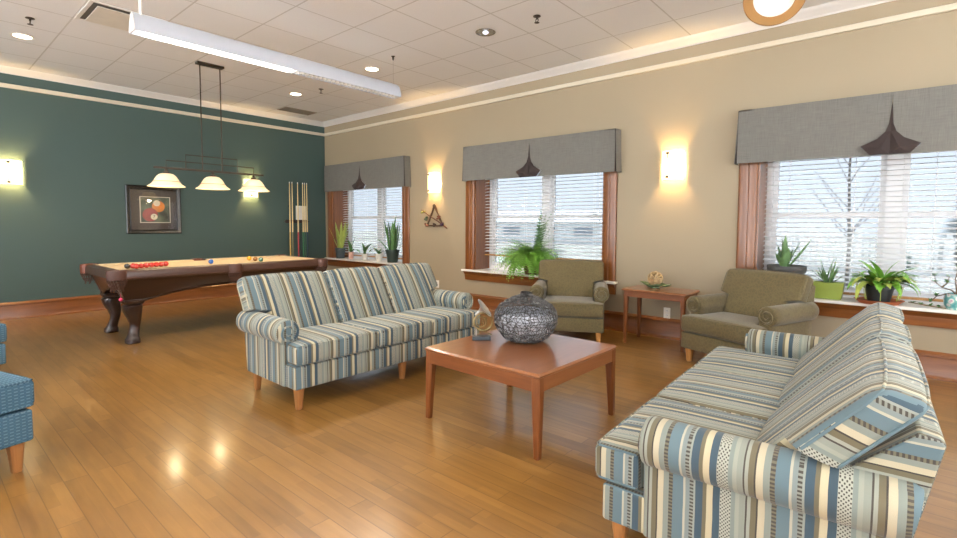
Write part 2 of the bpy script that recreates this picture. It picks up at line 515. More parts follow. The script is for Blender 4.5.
struct('baseboard_right', sweep_y(base, YB, 0, -1, XR), M['oak_y'])
m = MB(); m.prism(base, 0, XR, fn=lambda a, c, b: (c, YB+a, b)); struct('baseboard_front', m, M['oak'])

# ------------------------------------------------------------------ windows
glass = NT('window_glass')
glass.n.remove(glass.b)
tr = glass.node('ShaderNodeBsdfTransparent'); tr.inputs[0].default_value = (.43, .445, .46, 1); gl = glass.node('ShaderNodeBsdfGlossy'); gl.inputs['Roughness'].default_value = .02
lw_ = glass.node('ShaderNodeLayerWeight'); fr_f = glass.math('MULTIPLY_ADD', glass.math('POWER', lw_.outputs['Facing'], 4.0), .5, .03)
mx = glass.node('ShaderNodeMixShader'); glass.l.new(fr_f, mx.inputs[0]); glass.l.new(tr.outputs[0], mx.inputs[1]); glass.l.new(gl.outputs[0], mx.inputs[2])
glass.l.new(mx.outputs[0], glass.out.inputs[0]); M['glass'] = glass.mat

BLIND_BOTTOM = [.62, .775, .605]
for wi, (a, b) in enumerate(OPEN):
    root = bpy.data.objects.new('window_%d' % (wi+1), None); COL.objects.link(root); root['kind'] = 'structure'
    root.location = (a, 0, 0); W = b-a
    # oak casing round the opening on the room side
    mb = MB(); cw = .165
    cprof = [(0, 0), (0, .018), (.02, .026), (.07, .026), (.078, .02), (.085, .026), (.15, .03), (cw, .022), (cw, 0)]  # (across, proud)
    mb.prism(cprof, OZ0-.01, OZ1+.0, fn=lambda p, c, q: (-p, -q, c))
    mb.prism(cprof, OZ0-.01, OZ1+.0, fn=lambda p, c, q: (W+p, -q, c))
    mb.box(-cw, W+cw, -.026, 0, OZ1, OZ1+cw)
    make('casing', mb, M['oak_z'], root, bevel=.003)
    # oak jamb lining inside the reveal
    mb = MB(); mb.box(0, .018, 0, .36, OZ0, OZ1); mb.box(W-.018, W, 0, .36, OZ0, OZ1); mb.box(.018, W-.018, 0, .36, OZ1-.018, OZ1)
    make('jamb', mb, M['oak_z'], root)
    # sill and apron
    mb = MB(); mb.box(-cw-.03, W+cw+.03, -.085, 0, OZ0-.028, OZ0); mb.box(0, W, 0, .36, OZ0-.028, OZ0)
    make('sill', mb, M['sill'], root, bevel=.005)
    mb = MB(); ap = [(0, .42), (.022, .42), (.024, .44), (.03, .47), (.032, .50), (.045, .515), (.06, .535), (.07, .547), (0, .547)]
    mb.prism(ap, -cw-.005, W+cw+.005, fn=lambda p, c, q: (c, -p, q)); make('apron', mb, M['oak'], root)
    # white vinyl frame with two double-hung sashes
    y0, y1 = .31, .40; fz0, fz1 = OZ0, OZ1
    mb = MB(); fwid = .07
    mb.box(.018, fwid, y0, y1, fz0, fz1); mb.box(W-fwid, W-.018, y0, y1, fz0, fz1)
    mb.box(fwid, W-fwid, y0, y1, fz0, fz0+.05); mb.box(fwid, W-fwid, y0, y1, fz1-.06, fz1)
    mb.box(W/2-.06, W/2+.06, y0, y1, fz0+.05, fz1-.06)
    make('window_frame', mb, M['vinyl'], root, bevel=.004)
    for s_, (sx0, sx1) in enumerate(((fwid, W/2-.06), (W/2+.06, W-fwid))):
        for (sz0, sz1, yy) in ((fz0+.05, 1.36, .335), (1.325, fz1-.06, .362)):
            mb = MB(); q = .042
            mb.box(sx0, sx0+q, yy, yy+.03, sz0, sz1); mb.box(sx1-q, sx1, yy, yy+.03, sz0, sz1)
            mb.box(sx0+q, sx1-q, yy, yy+.03, sz0, sz0+q); mb.box(sx0+q, sx1-q, yy, yy+.03, sz1-q, sz1)
            if yy < .35:
                for lx in (.25, .75): mb.box(sx0+(sx1-sx0)*lx-.03, sx0+(sx1-sx0)*lx+.03, yy-.006, yy+.02, sz1, sz1+.014)
            sash = make('sash', mb, M['vinyl'], root, bevel=.003)
            mb = MB(); mb.box(sx0+q, sx1-q, yy+.012, yy+.018, sz0+q, sz1-q); make('pane', mb, M['glass'], sash, smooth=0)

BL = ['white slatted window blind behind the snake plants, beside the green wall',
      'white slatted window blind behind the fern, raised highest above its sill',
      'white slatted window blind behind the green trough planter and aloe']
for wi, (a, b) in enumerate(OPEN):
    W = b-a; zb = BLIND_BOTTOM[wi]; yb = .215
    t = thing('window_blind', BL[wi], 'window blind', (a+W/2, yb, zb), 0, 'wood-slat window blinds')
    hw = W/2-.028; zt = OZ1-.02-zb
    mb = MB(); mb.box(-hw, hw, -.028, .028, zt-.05, zt); make('head_rail', mb, M['slat'], t, bevel=.004)
    mb = MB(); mb.box(-hw, hw, -.026, .026, 0, .02); make('bottom_rail', mb, M['maple'], t, bevel=.004)
    mb = MB(); n = int((zt-.07)/.0455)
    for k in range(1, n+1):
        z = .02+k*.0455
        if z > zt-.06: break
        T = Matrix.Translation((0, 0, z)) @ Matrix.Rotation(math.radians(14), 4, 'X')
        mb.box(-hw, hw, -.0245, .0245, -.0014, .0014, M=T)
    make('slat', mb, M['slat'], t, smooth=0)
    mb = MB()
    for lx in (-.72, -.25, .25, .72):
        for yy in (-.026, .026): mb.tube([(lx*hw*1.1, yy, .01), (lx*hw*1.1, yy, zt-.03)], .0012, 4)
    make('ladder_cord', mb, M['slat'], t)
    mb = MB(); mb.tube([(hw-.12, -.036, zt-.04), (hw-.12, -.036, zt-.75)], .0025, 6); mb.lathe([(.002, 0), (.006, .004), (.004, .03), (.001, .034)], 8, c=(hw-.12, -.036, zt-.78))
    make('pull_cord', mb, M['slat'], t)

# valances
VX = [(.19, 2.47, 1.30), (3.755, 6.075, 4.905), (7.338, 9.65, 8.476)]
VL = ['grey linen valance over the window next to the green wall',
      'grey linen valance over the window with the trailing fern',
      'large grey linen valance over the window behind the striped sofa back']
VZ, VD = [(1.832, 2.322, .0), (1.843, 2.325, .4), (1.818, 2.320, .55)], .135
for wi, (a, b, pc) in enumerate(VX):
    t = thing('window_valance', VL[wi], 'valance', (pc, 0, 0), 0, 'grey valances with brown pleats')
    VZ0, VZ1, vr = VZ[wi]; t.location.z = VZ0; t.rotation_euler.y = math.radians(vr); h = VZ1-VZ0; l, r = a-pc, b-pc
    # front panel in two halves whose inner lower corners are folded open at the pleat
    edge = [(.0, h), (.003, .40), (.006, .33), (.014, .25), (.035, .185), (.085, .13), (.19, .072), (.12, .0)]
    mb = MB()
    nn = len(edge)
    for sgn, far in ((-1, l), (1, r)):
        for (yf, ) in ((-VD,),):
            vs, fs = [], []
            cols = 9
            for i, (ex, ez) in enumerate(edge):
                for k in range(cols):
                    q = k/(cols-1); x = sgn*ex+(far-sgn*ex)*q
                    if i == nn-2: ez2 = ez*(1-q)**.5 if q < 1 else 0
                    zz = ez if i in (0, nn-1) else ez+0.0
                    wob = .004*math.sin(x*9+i*.3)*(1-ez/h)
                    vs.append((x, yf+wob*(0 if k in (0, cols-1) else 1), zz))
            for i in range(nn-1):
                for k in range(cols-1):
                    fs.append((i*cols+k, i*cols+k+1, (i+1)*cols+k+1, (i+1)*cols+k))
            mb.add(vs, fs)
            mb.add([(v[0], v[1]+.006, v[2]) for v in vs], [f[::-1] for f in fs])
    mb.box(l, r, -VD, 0, h-.012, h)
    make('front_panel', mb, M['linen'], t, recalc=False, smooth=60)
    for sx in (l, r):
        mb = MB(); s2 = -1 if sx < 0 else 1
        mb.prism([(-VD+.012, h), (-VD+.012, .0), (.0, .0), (0, h)], 0, .006, fn=lambda p, c, q: (sx+s2*(c+(.02*(1-q/h))), p, q)); make('return_panel', mb, M['linen'], t)
        mb = MB(); mb.prism([(-VD+.003, h), (-VD+.003, .004), (-VD+.03, .004), (-VD+.03, h)], -.004, .003, fn=lambda p, c, q: (sx+s2*(c+(.008*(1-q/h))), p, q)); make('corner_pleat', mb, M['lining'], t)
    # pleat lining: folded-out brown flaps and the inset behind
    mb = MB(); y = -VD
    kite = [(0, .43, 0), (-.014, .25, -.004), (-.035, .185, -.008), (-.085, .13, -.014), (-.19, .074, -.03), (-.125, .0, -.026)]
    kr = [(-x, z, yy) for x, z, yy in kite]
    pts = [(x, y+yy-.003, z) for x, z, yy in kite]+[(.0, y-.03, .0)]+[(x, y+yy-.003, z) for x, z, yy in kr[:0:-1]]
    ctr = [(-.06, y-.05, .05), (0, y-.002, .19), (.06, y-.05, .05)]
    allp = pts+ctr; n0 = len(pts); L_, C_, R_ = n0, n0+1, n0+2
    fs = [(0, 1, C_), (1, 2, C_), (2, 3, L_, C_), (3, 4, L_), (4, 5, L_), (5, 6, L_), (L_, 6, C_), (6, R_, C_), (6, 7, R_), (7, 8, R_), (8, 9, R_), (9, 10, C_, R_), (10, 11, C_), (11, 0, C_)]
    mb.add(allp, fs); mb.add([(p[0], min(p[1]+.012, y+.004), p[2]) for p in allp], [f[::-1] for f in fs])
    make('pleat_lining', mb, M['lining'], t, smooth=12, recalc=False)

# ------------------------------------------------------------------ upholstered seating
def seating(name, label, cat, loc, rz, D, fab, legm, group=None):
    t = thing(name, label, cat, loc, rz, group)
    bw, aw, ay, zb, zg, zs, za = D['bw'], D['aw'], D['ay'], D['zb'], D['zg'], D['zs'], D['za']
    tw, db, dj, zt, dd = D['tw'], D['db'], D['dj'], D['zt'], D['dd']
    seams = [-bw]+D['seams']+[bw]; bse = [-tw]+D['bseams']+[tw]
    R = .5*(aw-bw)+.055; cx = aw-R; cz = za-R; xi = cx-R+.012
    def uv_seat(c, n):
        if abs(n.x) > .72: return (c.y, c.z)
        return (c.x, c.y-c.z)
    def uv_arm(c, n):
        if abs(n.y) > .75: return (c.x, c.z)
        return (c.y+.095, c.z if abs(n.x) > .5 else c.x)
    def uv_back(c, n):
        if abs(n.x) > .72: return (c.z*.9+c.y*.35, c.y)
        return (c.x, c.z)
    mb = MB(); mb.rbox((-bw, 0, zb), (bw, dd, zg-.012), .014, seg=.2)
    make('base', mb, fab, t, uv=uv_seat)
    # arms
    for sg in (-1, 1):
        out = [(bw+.003, zb), (bw+.003, cz-math.sqrt(max(0, R*R-(bw+.003-cx)**2)))]
        a0 = math.atan2(out[1][1]-cz, bw+.003-cx)
        a1 = PI+math.acos((cx-xi)/R)
        for k in range(1, 25):
            q = a0+(a1-a0)*k/24; out.append((cx+R*math.cos(q), cz+R*math.sin(q)))
        out.append((xi, zb))
        n = len(out)
        def inset(d):
            res = []
            for i in range(n):
                p0, p1, p2 = Vector(out[i-1]), Vector(out[i]), Vector(out[(i+1) % n])
                e1, e2 = (p1-p0), (p2-p1)
                n1 = Vector((e1.y, -e1.x)); n2 = Vector((e2.y, -e2.x))
                nn = (n1.normalized()+n2.normalized())
                nn = nn.normalized() if nn.length > 1e-6 else Vector((0, 0))
                q = p1-nn*d; res.append((q.x, max(q.y, zb)))
            return res
        yb_ = D['fbot']-.012
        rings = [(ay-.004, .022), (ay, .012), (ay+.004, .004), (ay+.012, 0)]+[(ay+.012+(yb_-ay-.03)*k/8, 0) for k in range(1, 9)]+[(yb_, .012)]
        mb = MB(); vs = []
        for yy, ins in rings:
            for x, z in inset(ins): vs.append((sg*x, yy+(z-zb)*(D['ftop'][0]-D['fbot'])/(D['ftop'][1]-zb)*max(0, (yy-ay-.3)/(yb_-ay-.3)), z))
        fs = []
        for i in range(len(rings)-1):
            for k in range(n): fs.append((i*n+k, i*n+(k+1) % n, (i+1)*n+(k+1) % n, (i+1)*n+k))
        fs.append(tuple(range(n))); fs.append(tuple((len(rings)-1)*n+k for k in range(n)))
        mb.add(vs, fs)
        arm = make('arm', mb, fab, t, uv=uv_arm, smooth=50)
        # gathered scroll on the front of the roll
        mb = MB(); sp = []
        for k in range(40):
            q = k/39*2*PI*1.6; rad = R*(.82-.62*k/39); sp.append((sg*(cx+rad*math.cos(q+2.2)), ay-.006, cz+rad*math.sin(q+2.2)))
        mb.tube(sp, [.009-.004*k/39 for k in range(40)], 6)
        make('scroll', mb, fab, arm, uv=lambda c, n: (c.x*.6, c.z), smooth=60)
    # seat cushions: the end ones have ears in front of the arms
    ns = len(seams)-1
    for i in range(ns):
        x0, x1 = seams[i]+.003, seams[i+1]-.003
        L, Rr = i == 0, i == ns-1
        yc = ay-.012
        inn = xi-.006
        top = .018
        def warp(p, x0=x0, x1=x1, L=L, Rr=Rr):
            x, y, z = p
            k = 0 if y < yc-.012 else (1 if y > yc+.012 else (y-yc+.012)/.024)
            m_ = (x0+x1)/2
            if L and x < m_: e = x0+(-inn-x0)*k; x = m_-(m_-x)*(m_-e)/(m_-x0)
            if Rr and x > m_: e = x1+(inn-x1)*k; x = m_+(x-m_)*(e-m_)/(x1-m_)
            fx = max(0, 1-((x-m_)/((x1-x0)/2))**4); fy = max(0, 1-((y-.26)/.32)**4)
            if z > (zg+zs)/2: z += top*fx*fy*(z-(zg+zs)/2)/((zs-zg)/2)-.006
            if y < .05: y -= .010*max(0, 1-((z-(zg+zs)/2)/((zs-zg)/2))**2)*(1-y/.05)*.9
            return (x, y, z)
        mb = MB(); mb.rbox((x0, -D['ov'], zg), (x1, dj+.08, zs), .022, extra=((), (yc-.013, yc-.004, yc+.004, yc+.013), ()), warp=warp, seg=.07)
        cu = make('seat_cushion', mb, fab, t, uv=uv_seat)
        mb = MB()
        for zz in (zs-.008, zg+.006):
            ends = [(x0 if L else x0+.006), (x1 if Rr else x1-.006)]
            pth = [(ends[0]+.004, yc-.02, zz), (ends[0]+.004, .02-D['ov'], zz), (ends[0]+.016, -D['ov']+.002, zz)]
            pth += [(ends[0]+.016+(ends[1]-ends[0]-.032)*k/8, -D['ov']-.001, zz) for k in range(1, 8)]
            pth += [(ends[1]-.016, -D['ov']+.002, zz), (ends[1]-.004, .02-D['ov'], zz), (ends[1]-.004, yc-.02, zz)]
            mb.tube(pth, .0048, 6)
        make('piping', mb, fab, cu, uv=lambda c, n: (c.x, c.z*.5+c.y), smooth=60)
    # back: cushions lean on a frame
    hb = zs-.015; lean = (db-dj)/(zt-hb); Lh = zt-hb; th = D['th']
    def Mp(p): return Vector((p[0], dj+p[1]+p[2]*lean, hb+p[2]-.28*p[1]))
    earh = za-hb+.012
    nb = len(bse)-1
    def uv_back(c, n):
        if abs(n.x) > .72: return ((c.z-hb+.28*(c.y-dj-(c.z-hb)*lean))*1.1, c.y)
        return (c.x, c.z)
    for i in range(nb):
        x0, x1 = bse[i]+.003, bse[i+1]-.003
        L, Rr = i == 0, i == nb-1
        inn = xi-.004
        def warp(p, x0=x0, x1=x1, L=L, Rr=Rr):
            x, y, z = p
            k = 1 if z < earh-.012 else (0 if z > earh+.012 else (earh+.012-z)/.024)
            m_ = (x0+x1)/2
            if L and x < m_: e = x0+(-inn-x0)*k; x = m_-(m_-x)*(m_-e)/(m_-x0)
            if Rr and x > m_: e = x1+(inn-x1)*k; x = m_+(x-m_)*(e-m_)/(x1-m_)
            fx = max(0, 1-((x-m_)/((x1-x0)/2))**4); fz = max(0, 1-((z-Lh*.42)/(Lh*.58))**4)
            if y < th/2: y -= .026*fx*fz
            if z > Lh*.8: z += .012*fx*(z-Lh*.8)/(Lh*.2)
            return Mp((x, y, z))
        mb = MB(); mb.rbox((x0, 0, 0), (x1, th, Lh), .034, extra=((), (), (earh-.013, earh-.004, earh+.004, earh+.013)), warp=warp, seg=.08)
        bc = make('back_cushion', mb, fab, t, uv=uv_back)
        mb = MB()
        for yy in (.012, th-.012):
            zl = earh+.02 if L else .03
            pth = [(x0+.005, yy, zl), (x0+.005, yy, Lh-.05), (x0+.012, yy, Lh-.022), (x0+.03, yy, Lh-.006)]
            pth += [(x0+.03+(x1-x0-.06)*k/10, yy, Lh-.005+.011*max(0, 1-((k-5)/5)**4)) for k in range(1, 10)]
            zl = earh+.02 if Rr else .03
            pth += [(x1-.03, yy, Lh-.006), (x1-.012, yy, Lh-.022), (x1-.005, yy, Lh-.05), (x1-.005, yy, zl)]
            mb.tube([Mp(p) for p in pth], .0048, 6)
        make('piping', mb, fab, bc, uv=lambda c, n: (c.x, c.z*.5), smooth=60)
    fy, fz_ = D['ftop']; ft = .062; fb = D['fbot']
    out = [(fb, zb), (fy, fz_-.012), (fy-.008, fz_), (fy-ft+.006, fz_+.01), (fy-ft-.004, fz_), (dj+th+.03, hb+.02), (dj+th+.03, zb)]
    mb = MB(); mb.prism(out, -bw+.012, bw-.012, fn=lambda a, c, b: (c, a, b))
    make('back_frame', mb, fab, t, uv=lambda c, n: ((c.z*1.1, c.y) if abs(n.x) > .72 else (c.x, c.z)), bevel=.01)
    # legs
    lx, ly = bw-.055, .055
    pos = [(-lx, ly, 1), (lx, ly, 1), (-lx, dd-.06, -1), (lx, dd-.06, -1)]+[(q, ly, 1) for q in D.get('mid', [])]
    for x, y, s_ in pos:
        mb = MB(); sx = -.012 if x < -.1 else (.012 if x > .1 else 0)
        mb.loft([(x+sx*.2, y, 0, .017, .017), (x+sx*.2, y, .004, .019, .019), (x, y, zb-.0005, .031, .031)], 16, 6)
        make('leg', mb, legm, t, smooth=40)
    return t

SOFA1 = dict(bw=.909, aw=.968, ay=.128, zb=.146, zg=.312, zs=.444, za=.595, tw=.943, db=.705, dj=.46, zt=.845, dd=.72, seams=[-.25, .305], bseams=[-.25, .302],
             ov=.012, th=.115, ftop=(.80, .72), fbot=.725, mid=[0.03])
seating('striped_sofa', 'blue and cream striped three-seat sofa in front of the pool table', 'sofa', (5.648, -2.885, 0), math.radians(89.3), SOFA1, M['stripe'], M['walnut_leg'], 'striped three-seat sofas')
SOFA2 = dict(SOFA1, bw=1.0, aw=1.065, ay=.16, zb=.10, zg=.255, zs=.395, za=.54, tw=1.025, db=.814, dj=.46, zt=.79, dd=.78, seams=[-.363, .313], bseams=[-.43, .14], th=.118, ftop=(.958, .668), fbot=.845, ov=.03)
seating('striped_sofa', 'blue and cream striped three-seat sofa seen from its back corner, near the large window', 'sofa', (7.712, -2.70, 0), math.radians(-87.6), SOFA2, M['stripe'], M['walnut_leg'], 'striped three-seat sofas')
CH = dict(bw=.368, aw=.42, ay=.12, zb=.122, zg=.282, zs=.424, za=.587, tw=.372, db=.645, dj=.44, zt=.822, dd=.68, seams=[], bseams=[], ov=.01, th=.12, ftop=(.80, .72), fbot=.72)
seating('olive_armchair', 'olive green upholstered armchair with rolled arms beneath the fern window', 'armchair', (5.973, -.943, 0), .48, CH, M['olive'], M['maple'], 'olive armchairs by the windows')
seating('olive_armchair', 'olive green upholstered armchair with rolled arms, right of the small side table', 'armchair', (7.431, -.947, 0), -.346, CH, M['olive'], M['maple'], 'olive armchairs by the windows')
BC = dict(CH, zb=.15, zg=.32, zs=.46, za=.62, zt=.87, ftop=(.80, .76), ay=.20)
seating('blue_armchair', 'blue woven armchair nearest the camera, only its corner and tapered leg in the frame', 'armchair', (4.983, -5.138, 0), PI+.30, BC, M['blue'], M['walnut_leg'], 'blue woven armchairs')
seating('blue_armchair', 'blue woven armchair mostly hidden behind the nearer blue armchair, toward the green wall', 'armchair', (3.048, -5.04, 0), PI+.30, BC, M['blue'], M['walnut_leg'], 'blue woven armchairs')

# ------------------------------------------------------------------ tables
def leg_table(name, label, loc, rz, w, d, h, leg0, leg1, apron, over, tt):
    t = thing(name, label, 'table', loc, rz)
    mb = MB(); b = .012
    mb.loft([(0, 0, h-tt, w/2-.006, d/2-.006), (0, 0, h-tt+.006, w/2, d/2), (0, 0, h-.010, w/2, d/2), (0, 0, h-.002, w/2-.008, d/2-.008), (0, 0, h, w/2-.011, d/2-.011)], 44, 60)
    make('table_top', mb, M['cherry'], t, smooth=20)
    i = over
    for sy in (-1, 1):
        mb = MB(); mb.box(-w/2+i+.04, w/2-i-.04, sy*(d/2-i-.012)-.010, sy*(d/2-i-.012)+.010, h-tt-apron, h-tt); make('apron', mb, M['cherry_x'], t, bevel=.002)
    for sx in (-1, 1):
        mb = MB(); mb.box(sx*(w/2-i-.012)-.010, sx*(w/2-i-.012)+.010, -d/2+i+.04, d/2-i-.04, h-tt-apron, h-tt); make('apron', mb, M['cherry'], t, bevel=.002)
    for sx in (-1, 1):
        for sy in (-1, 1):
            X, Y = sx*(w/2-i), sy*(d/2-i)   # outer corner stays plumb, inner faces taper
            mb = MB()
            mb.loft([(X-sx*leg1/2, Y-sy*leg1/2, 0, leg1/2-.003, leg1/2-.003), (X-sx*leg1/2, Y-sy*leg1/2, .006, leg1/2, leg1/2),
                     (X-sx*leg0/2, Y-sy*leg0/2, h-tt-apron, leg0/2, leg0/2), (X-sx*leg0/2, Y-sy*leg0/2, h-tt, leg0/2, leg0/2)], 16, 9)
            make('leg', mb, M['cherry_z'], t, smooth=30)
    return t
leg_table('coffee_table', 'low square cherry wood coffee table with tapered legs', (6.765, -2.858, 0), -.02, .889, .88, .459, .055, .035, .075, .006, .024)
leg_table('side_table', 'small cherry wood side table against the wall between the armchairs', (6.705, -.335, 0), -.013, .666, .416, .572, .045, .03, .06, .02, .022)

# openwork vase
def vase_profile():
    pr = [(.0, .0), (.07, .0), (.12, .012), (.165, .04), (.20, .085), (.218, .13), (.222, .165), (.213, .205), (.188, .24), (.148, .27), (.10, .293), (.06, .308), (.04, .318), (.036, .328), (.033, .335)]
    return pr
t = thing('openwork_vase', 'round dark openwork vase with a short neck on the coffee table', 'vase', (6.70, -2.725, .4605))
mb = MB(); pr = vase_profile(); prof = []
for i in range(len(pr)-1):
    n = max(1, int(math.hypot(pr[i+1][0]-pr[i][0], pr[i+1][1]-pr[i][1])/.017))
    for k in range(n): prof.append((pr[i][0]+(pr[i+1][0]-pr[i][0])*k/n, pr[i][1]+(pr[i+1][1]-pr[i][1])*k/n))
prof.append(pr[-1]); prof = [(q[0]*.95, q[1]*.97) for q in prof if q[0] > .06 or q[1] > .2]
bm = bmesh.new(); rnd = random.Random(3); prev = None
nseg = 62
rows = []
for i, (r, z) in enumerate(prof):
    row = []
    for k in range(nseg):
        a = 2*PI*(k+(.5 if i % 2 else 0)+rnd.uniform(-.42, .42))/nseg
        zz = z+(rnd.uniform(-.006, .006) if 0 < i < len(prof)-1 else 0)
        row.append(bm.verts.new((r*math.cos(a), r*math.sin(a), max(zz, .003))))
    rows.append(row)
for i in range(len(rows)-1):
    for k in range(nseg):
        k2 = (k+1) % nseg
        q = [rows[i][k], rows[i][k2], rows[i+1][k2], rows[i+1][k]]
        if rnd.random() < .35: bm.faces.new(q)
        elif rnd.random() < .5: bm.faces.new((q[0], q[1], q[2])); bm.faces.new((q[0], q[2], q[3]))
        else: bm.faces.new((q[0], q[1], q[3])); bm.faces.new((q[1], q[2], q[3]))
me = bpy.data.meshes.new('vase_body'); bm.to_mesh(me); bm.free()
vt = NT('vase_metal'); vn = vt.noise(vt.coord(), 90, 2)
vt.base(vt.mix(vn, srgb((44, 42, 41)), srgb((112, 108, 105)))); vt.prm(Roughness=.35, Metallic=.4)
me.materials.append(vt.mat)
vb = bpy.data.objects.new('body', me); COL.objects.link(vb); vb.parent = t
md = vb.modifiers.new('Wireframe', 'WIREFRAME'); md.thickness = .0064; md.use_even_offset = False
mb = MB(); mb.lathe([(.0, .0), (.06, .0), (.066, .004), (.062, .008), (0, .008)], 32); make('foot', mb, M['black'], t)
mb = MB(); mb.tube([(.032*math.cos(2*PI*k/32), .032*math.sin(2*PI*k/32), .326) for k in range(32)], .004, 8, closed=True); make('rim', mb, M['black'], t)
mb = MB(); mb.lathe([(r*.90, z*.97) for r, z in pr[1:8]], 48, cap=False)  # pale inner shell added so the lower openwork looks lighter
ml = NT('vase_liner'); ml.base(srgb('b9bcc4')); ml.prm(Roughness=.35, Metallic=.2); ml.base(ml.mix(ml.noise(ml.coord(), 60, 2), srgb((170, 172, 178)), srgb((225, 228, 236))))
make('liner', mb, ml.mat, t)

# horn sculpture
t = thing('horn_sculpture', 'small metal coiled horn sculpture on a dark block, beside the vase', 'sculpture', (6.462, -2.90, .4605), .72)
pew = plain('pewter', (196, 193, 190), .28, metal=.75); brs = plain('aged_brass', '8a7a55', .35, metal=.85)
mb = MB(); mb.box(-.062, .062, -.03, .03, 0, .026); make('plinth', mb, plain('slate', '3b4145', .35), t, bevel=.002)
mb = MB(); mb.tube([(-.035, 0, .026), (-.035, 0, .085)], .0035, 8); make('post', mb, pew, t)
mb = MB(); ring = [(.012+.062*math.cos(q), .012*math.sin(q*.5), .122+.058*math.sin(q)) for q in [2*PI*k/40*1.55+2.3 for k in range(41)]]
mb.tube(ring, [.004+.004*k/40 for k in range(41)], 8)
ring2 = [(.0+.032*math.cos(q), .012, .12+.034*math.sin(q)) for q in [2*PI*k/28 for k in range(28)]]
mb.tube(ring2, .0035, 8, closed=True)
mb.tube([(-.045, 0, .066), (.0, .002, .062), (.04, -.006, .045), (.07, -.012, .035)], [.003, .003, .003, .005], 8)
for q in (0, 1, 2): mb.tube([(.005+.014*q, .012, .10), (.005+.014*q, .004, .15)], .004, 8)
make('coil', mb, brs, t, smooth=60)
mb = MB(); axis = Vector((.78, -.12, .62)).normalized()
Mr = axis.to_track_quat('Z', 'Y').to_matrix().to_4x4()
mb.lathe([(.006, -.075), (.010, -.045), (.019, -.020), (.040, -.004), (.070, .004), (.072, .007), (.06, .005), (.025, -.008), (.004, -.03)], 32, c=(.016, 0, .212), M=Mr)
make('bell', mb, pew, t, smooth=60)

# leaf dish and rattan ball on the side table
gd = plain('green_glazed_ceramic', '5a6e4a', .3, var=.2, scale=20)
t = thing('leaf_dish', 'green leaf-shaped dish on the small side table', 'dish', (6.625, -.27, .5725))
mb = MB(); N, K = 28, 8; vs, fs = [], []
for i in range(N+1):
    s_ = -1+2*i/N; hw = .072*(max(0, 1-abs(s_)**2.2))**.8+.004
    for k in range(K+1):
        q = -1+2*k/K
        z = .006+.030*q*q*(1-abs(s_)**3)+.045*abs(s_)**2.4+.008*math.sin(s_*6)
        vs.append((s_*.17, q*hw*.85, z))
for i in range(N):
    for k in range(K):
        a = i*(K+1)+k; fs.append((a, a+1, a+K+2, a+K+1))
mb.add(vs, fs); 
o = make('bowl', mb, gd, t, smooth=70); sm = o.modifiers.new('Solidify', 'SOLIDIFY'); sm.thickness = .006; sm.offset = 1
mb = MB(); mb.lathe([(.0, 0), (.045, 0), (.05, .004), (.05, .012), (0, .012)], 24); make('foot_ring', mb, gd, t)
mb = MB(); rat = plain('pale_rattan', 'b59a70', .7, var=.25, scale=50); rnd = random.Random(5)
for k in range(15):
    ax_ = Vector((rnd.gauss(0, 1), rnd.gauss(0, 1), rnd.gauss(0, 1))).normalized(); q0 = ax_.orthogonal().normalized(); q1 = ax_.cross(q0)
    off = ax_*rnd.uniform(-.03, .03); rad = math.sqrt(.072**2-off.length**2)+rnd.uniform(-.003, .003)
    mb.tube([off+(q0*math.cos(2*PI*j/30)+q1*math.sin(2*PI*j/30))*rad for j in range(30)], rnd.uniform(.005, .0075), 6, closed=True)
o = make('rattan_ball', mb, rat, None, smooth=60); o.location = (6.625, -.27, .5725+.0985); tag(o, 'woven pale rattan ball resting in the leaf dish', 'decoration')

# ------------------------------------------------------------------ pool table
PT = thing('pool_table', 'mahogany pool table with tan cloth and carved legs along the green wall', 'pool table', (2.225, -2.94, 0))
PW, PL, PH = 1.15, 2.33, .77
hx, hy = PW/2, PL/2; RW = .125
mb = MB(); mb.box(-hx+RW-.03, hx-RW+.03, -hy+RW-.03, hy-RW+.03, PH-.075, PH-.016); make('playing_bed', mb, M['felt'], PT)
def rail_piece(along, x0, x1, out, sgn):
    mb = MB()
    prof = [(out, PH-.10), (out+.012, PH-.085), (out+.012, PH-.03), (out+.004, PH-.008), (out-.012, PH), (out-.075, PH), (out-.075, PH-.075), (out-.05, PH-.10)]
    if along == 'y': mb.prism(prof, x0, x1, fn=lambda a, c, b: (sgn*a, c, b))
    else: mb.prism(prof, x0, x1, fn=lambda a, c, b: (c, sgn*a, b))
    return mb
def cushion_piece(along, x0, x1, out, sgn):
    mb = MB(); prof = [(out-.075, PH), (out-.075, PH-.05), (out-.115, PH-.03), (out-.125, PH-.012), (out-.115, PH-.003)]
    if along == 'y': mb.prism(prof, x0, x1, fn=lambda a, c, b: (sgn*a, c, b))
    else: mb.prism(prof, x0, x1, fn=lambda a, c, b: (c, sgn*a, b))
    return mb
g = .085
for sx in (-1, 1):
    for (a, b) in ((-hy+g, -.055), (.055, hy-g)):
        r_ = make('rail', rail_piece('y', a, b, hx, sx), M['rail_wood'], PT, bevel=.003)
        make('rail_cushion', cushion_piece('y', a+.03, b-.02, hx, sx), M['felt'], r_)
        mb = MB()
        for k in (1, 2, 3): mb.lathe([(0, PH+.0005), (.006, PH+.0005), (.0055, PH+.0012), (0, PH+.0012)], 10, c=(sx*(hx-.04), a+(b-a)*k/4, 0))
        make('sight', mb, M['rail_trim'], r_)
for sy in (-1, 1):
    r_ = make('rail', rail_piece('x', -hx+g, hx-g, hy, sy), M['rail_wood'], PT, bevel=.003)
    make('rail_cushion', cushion_piece('x', -hx+g+.03, hx-g-.03, hy, sy), M['felt'], r_)
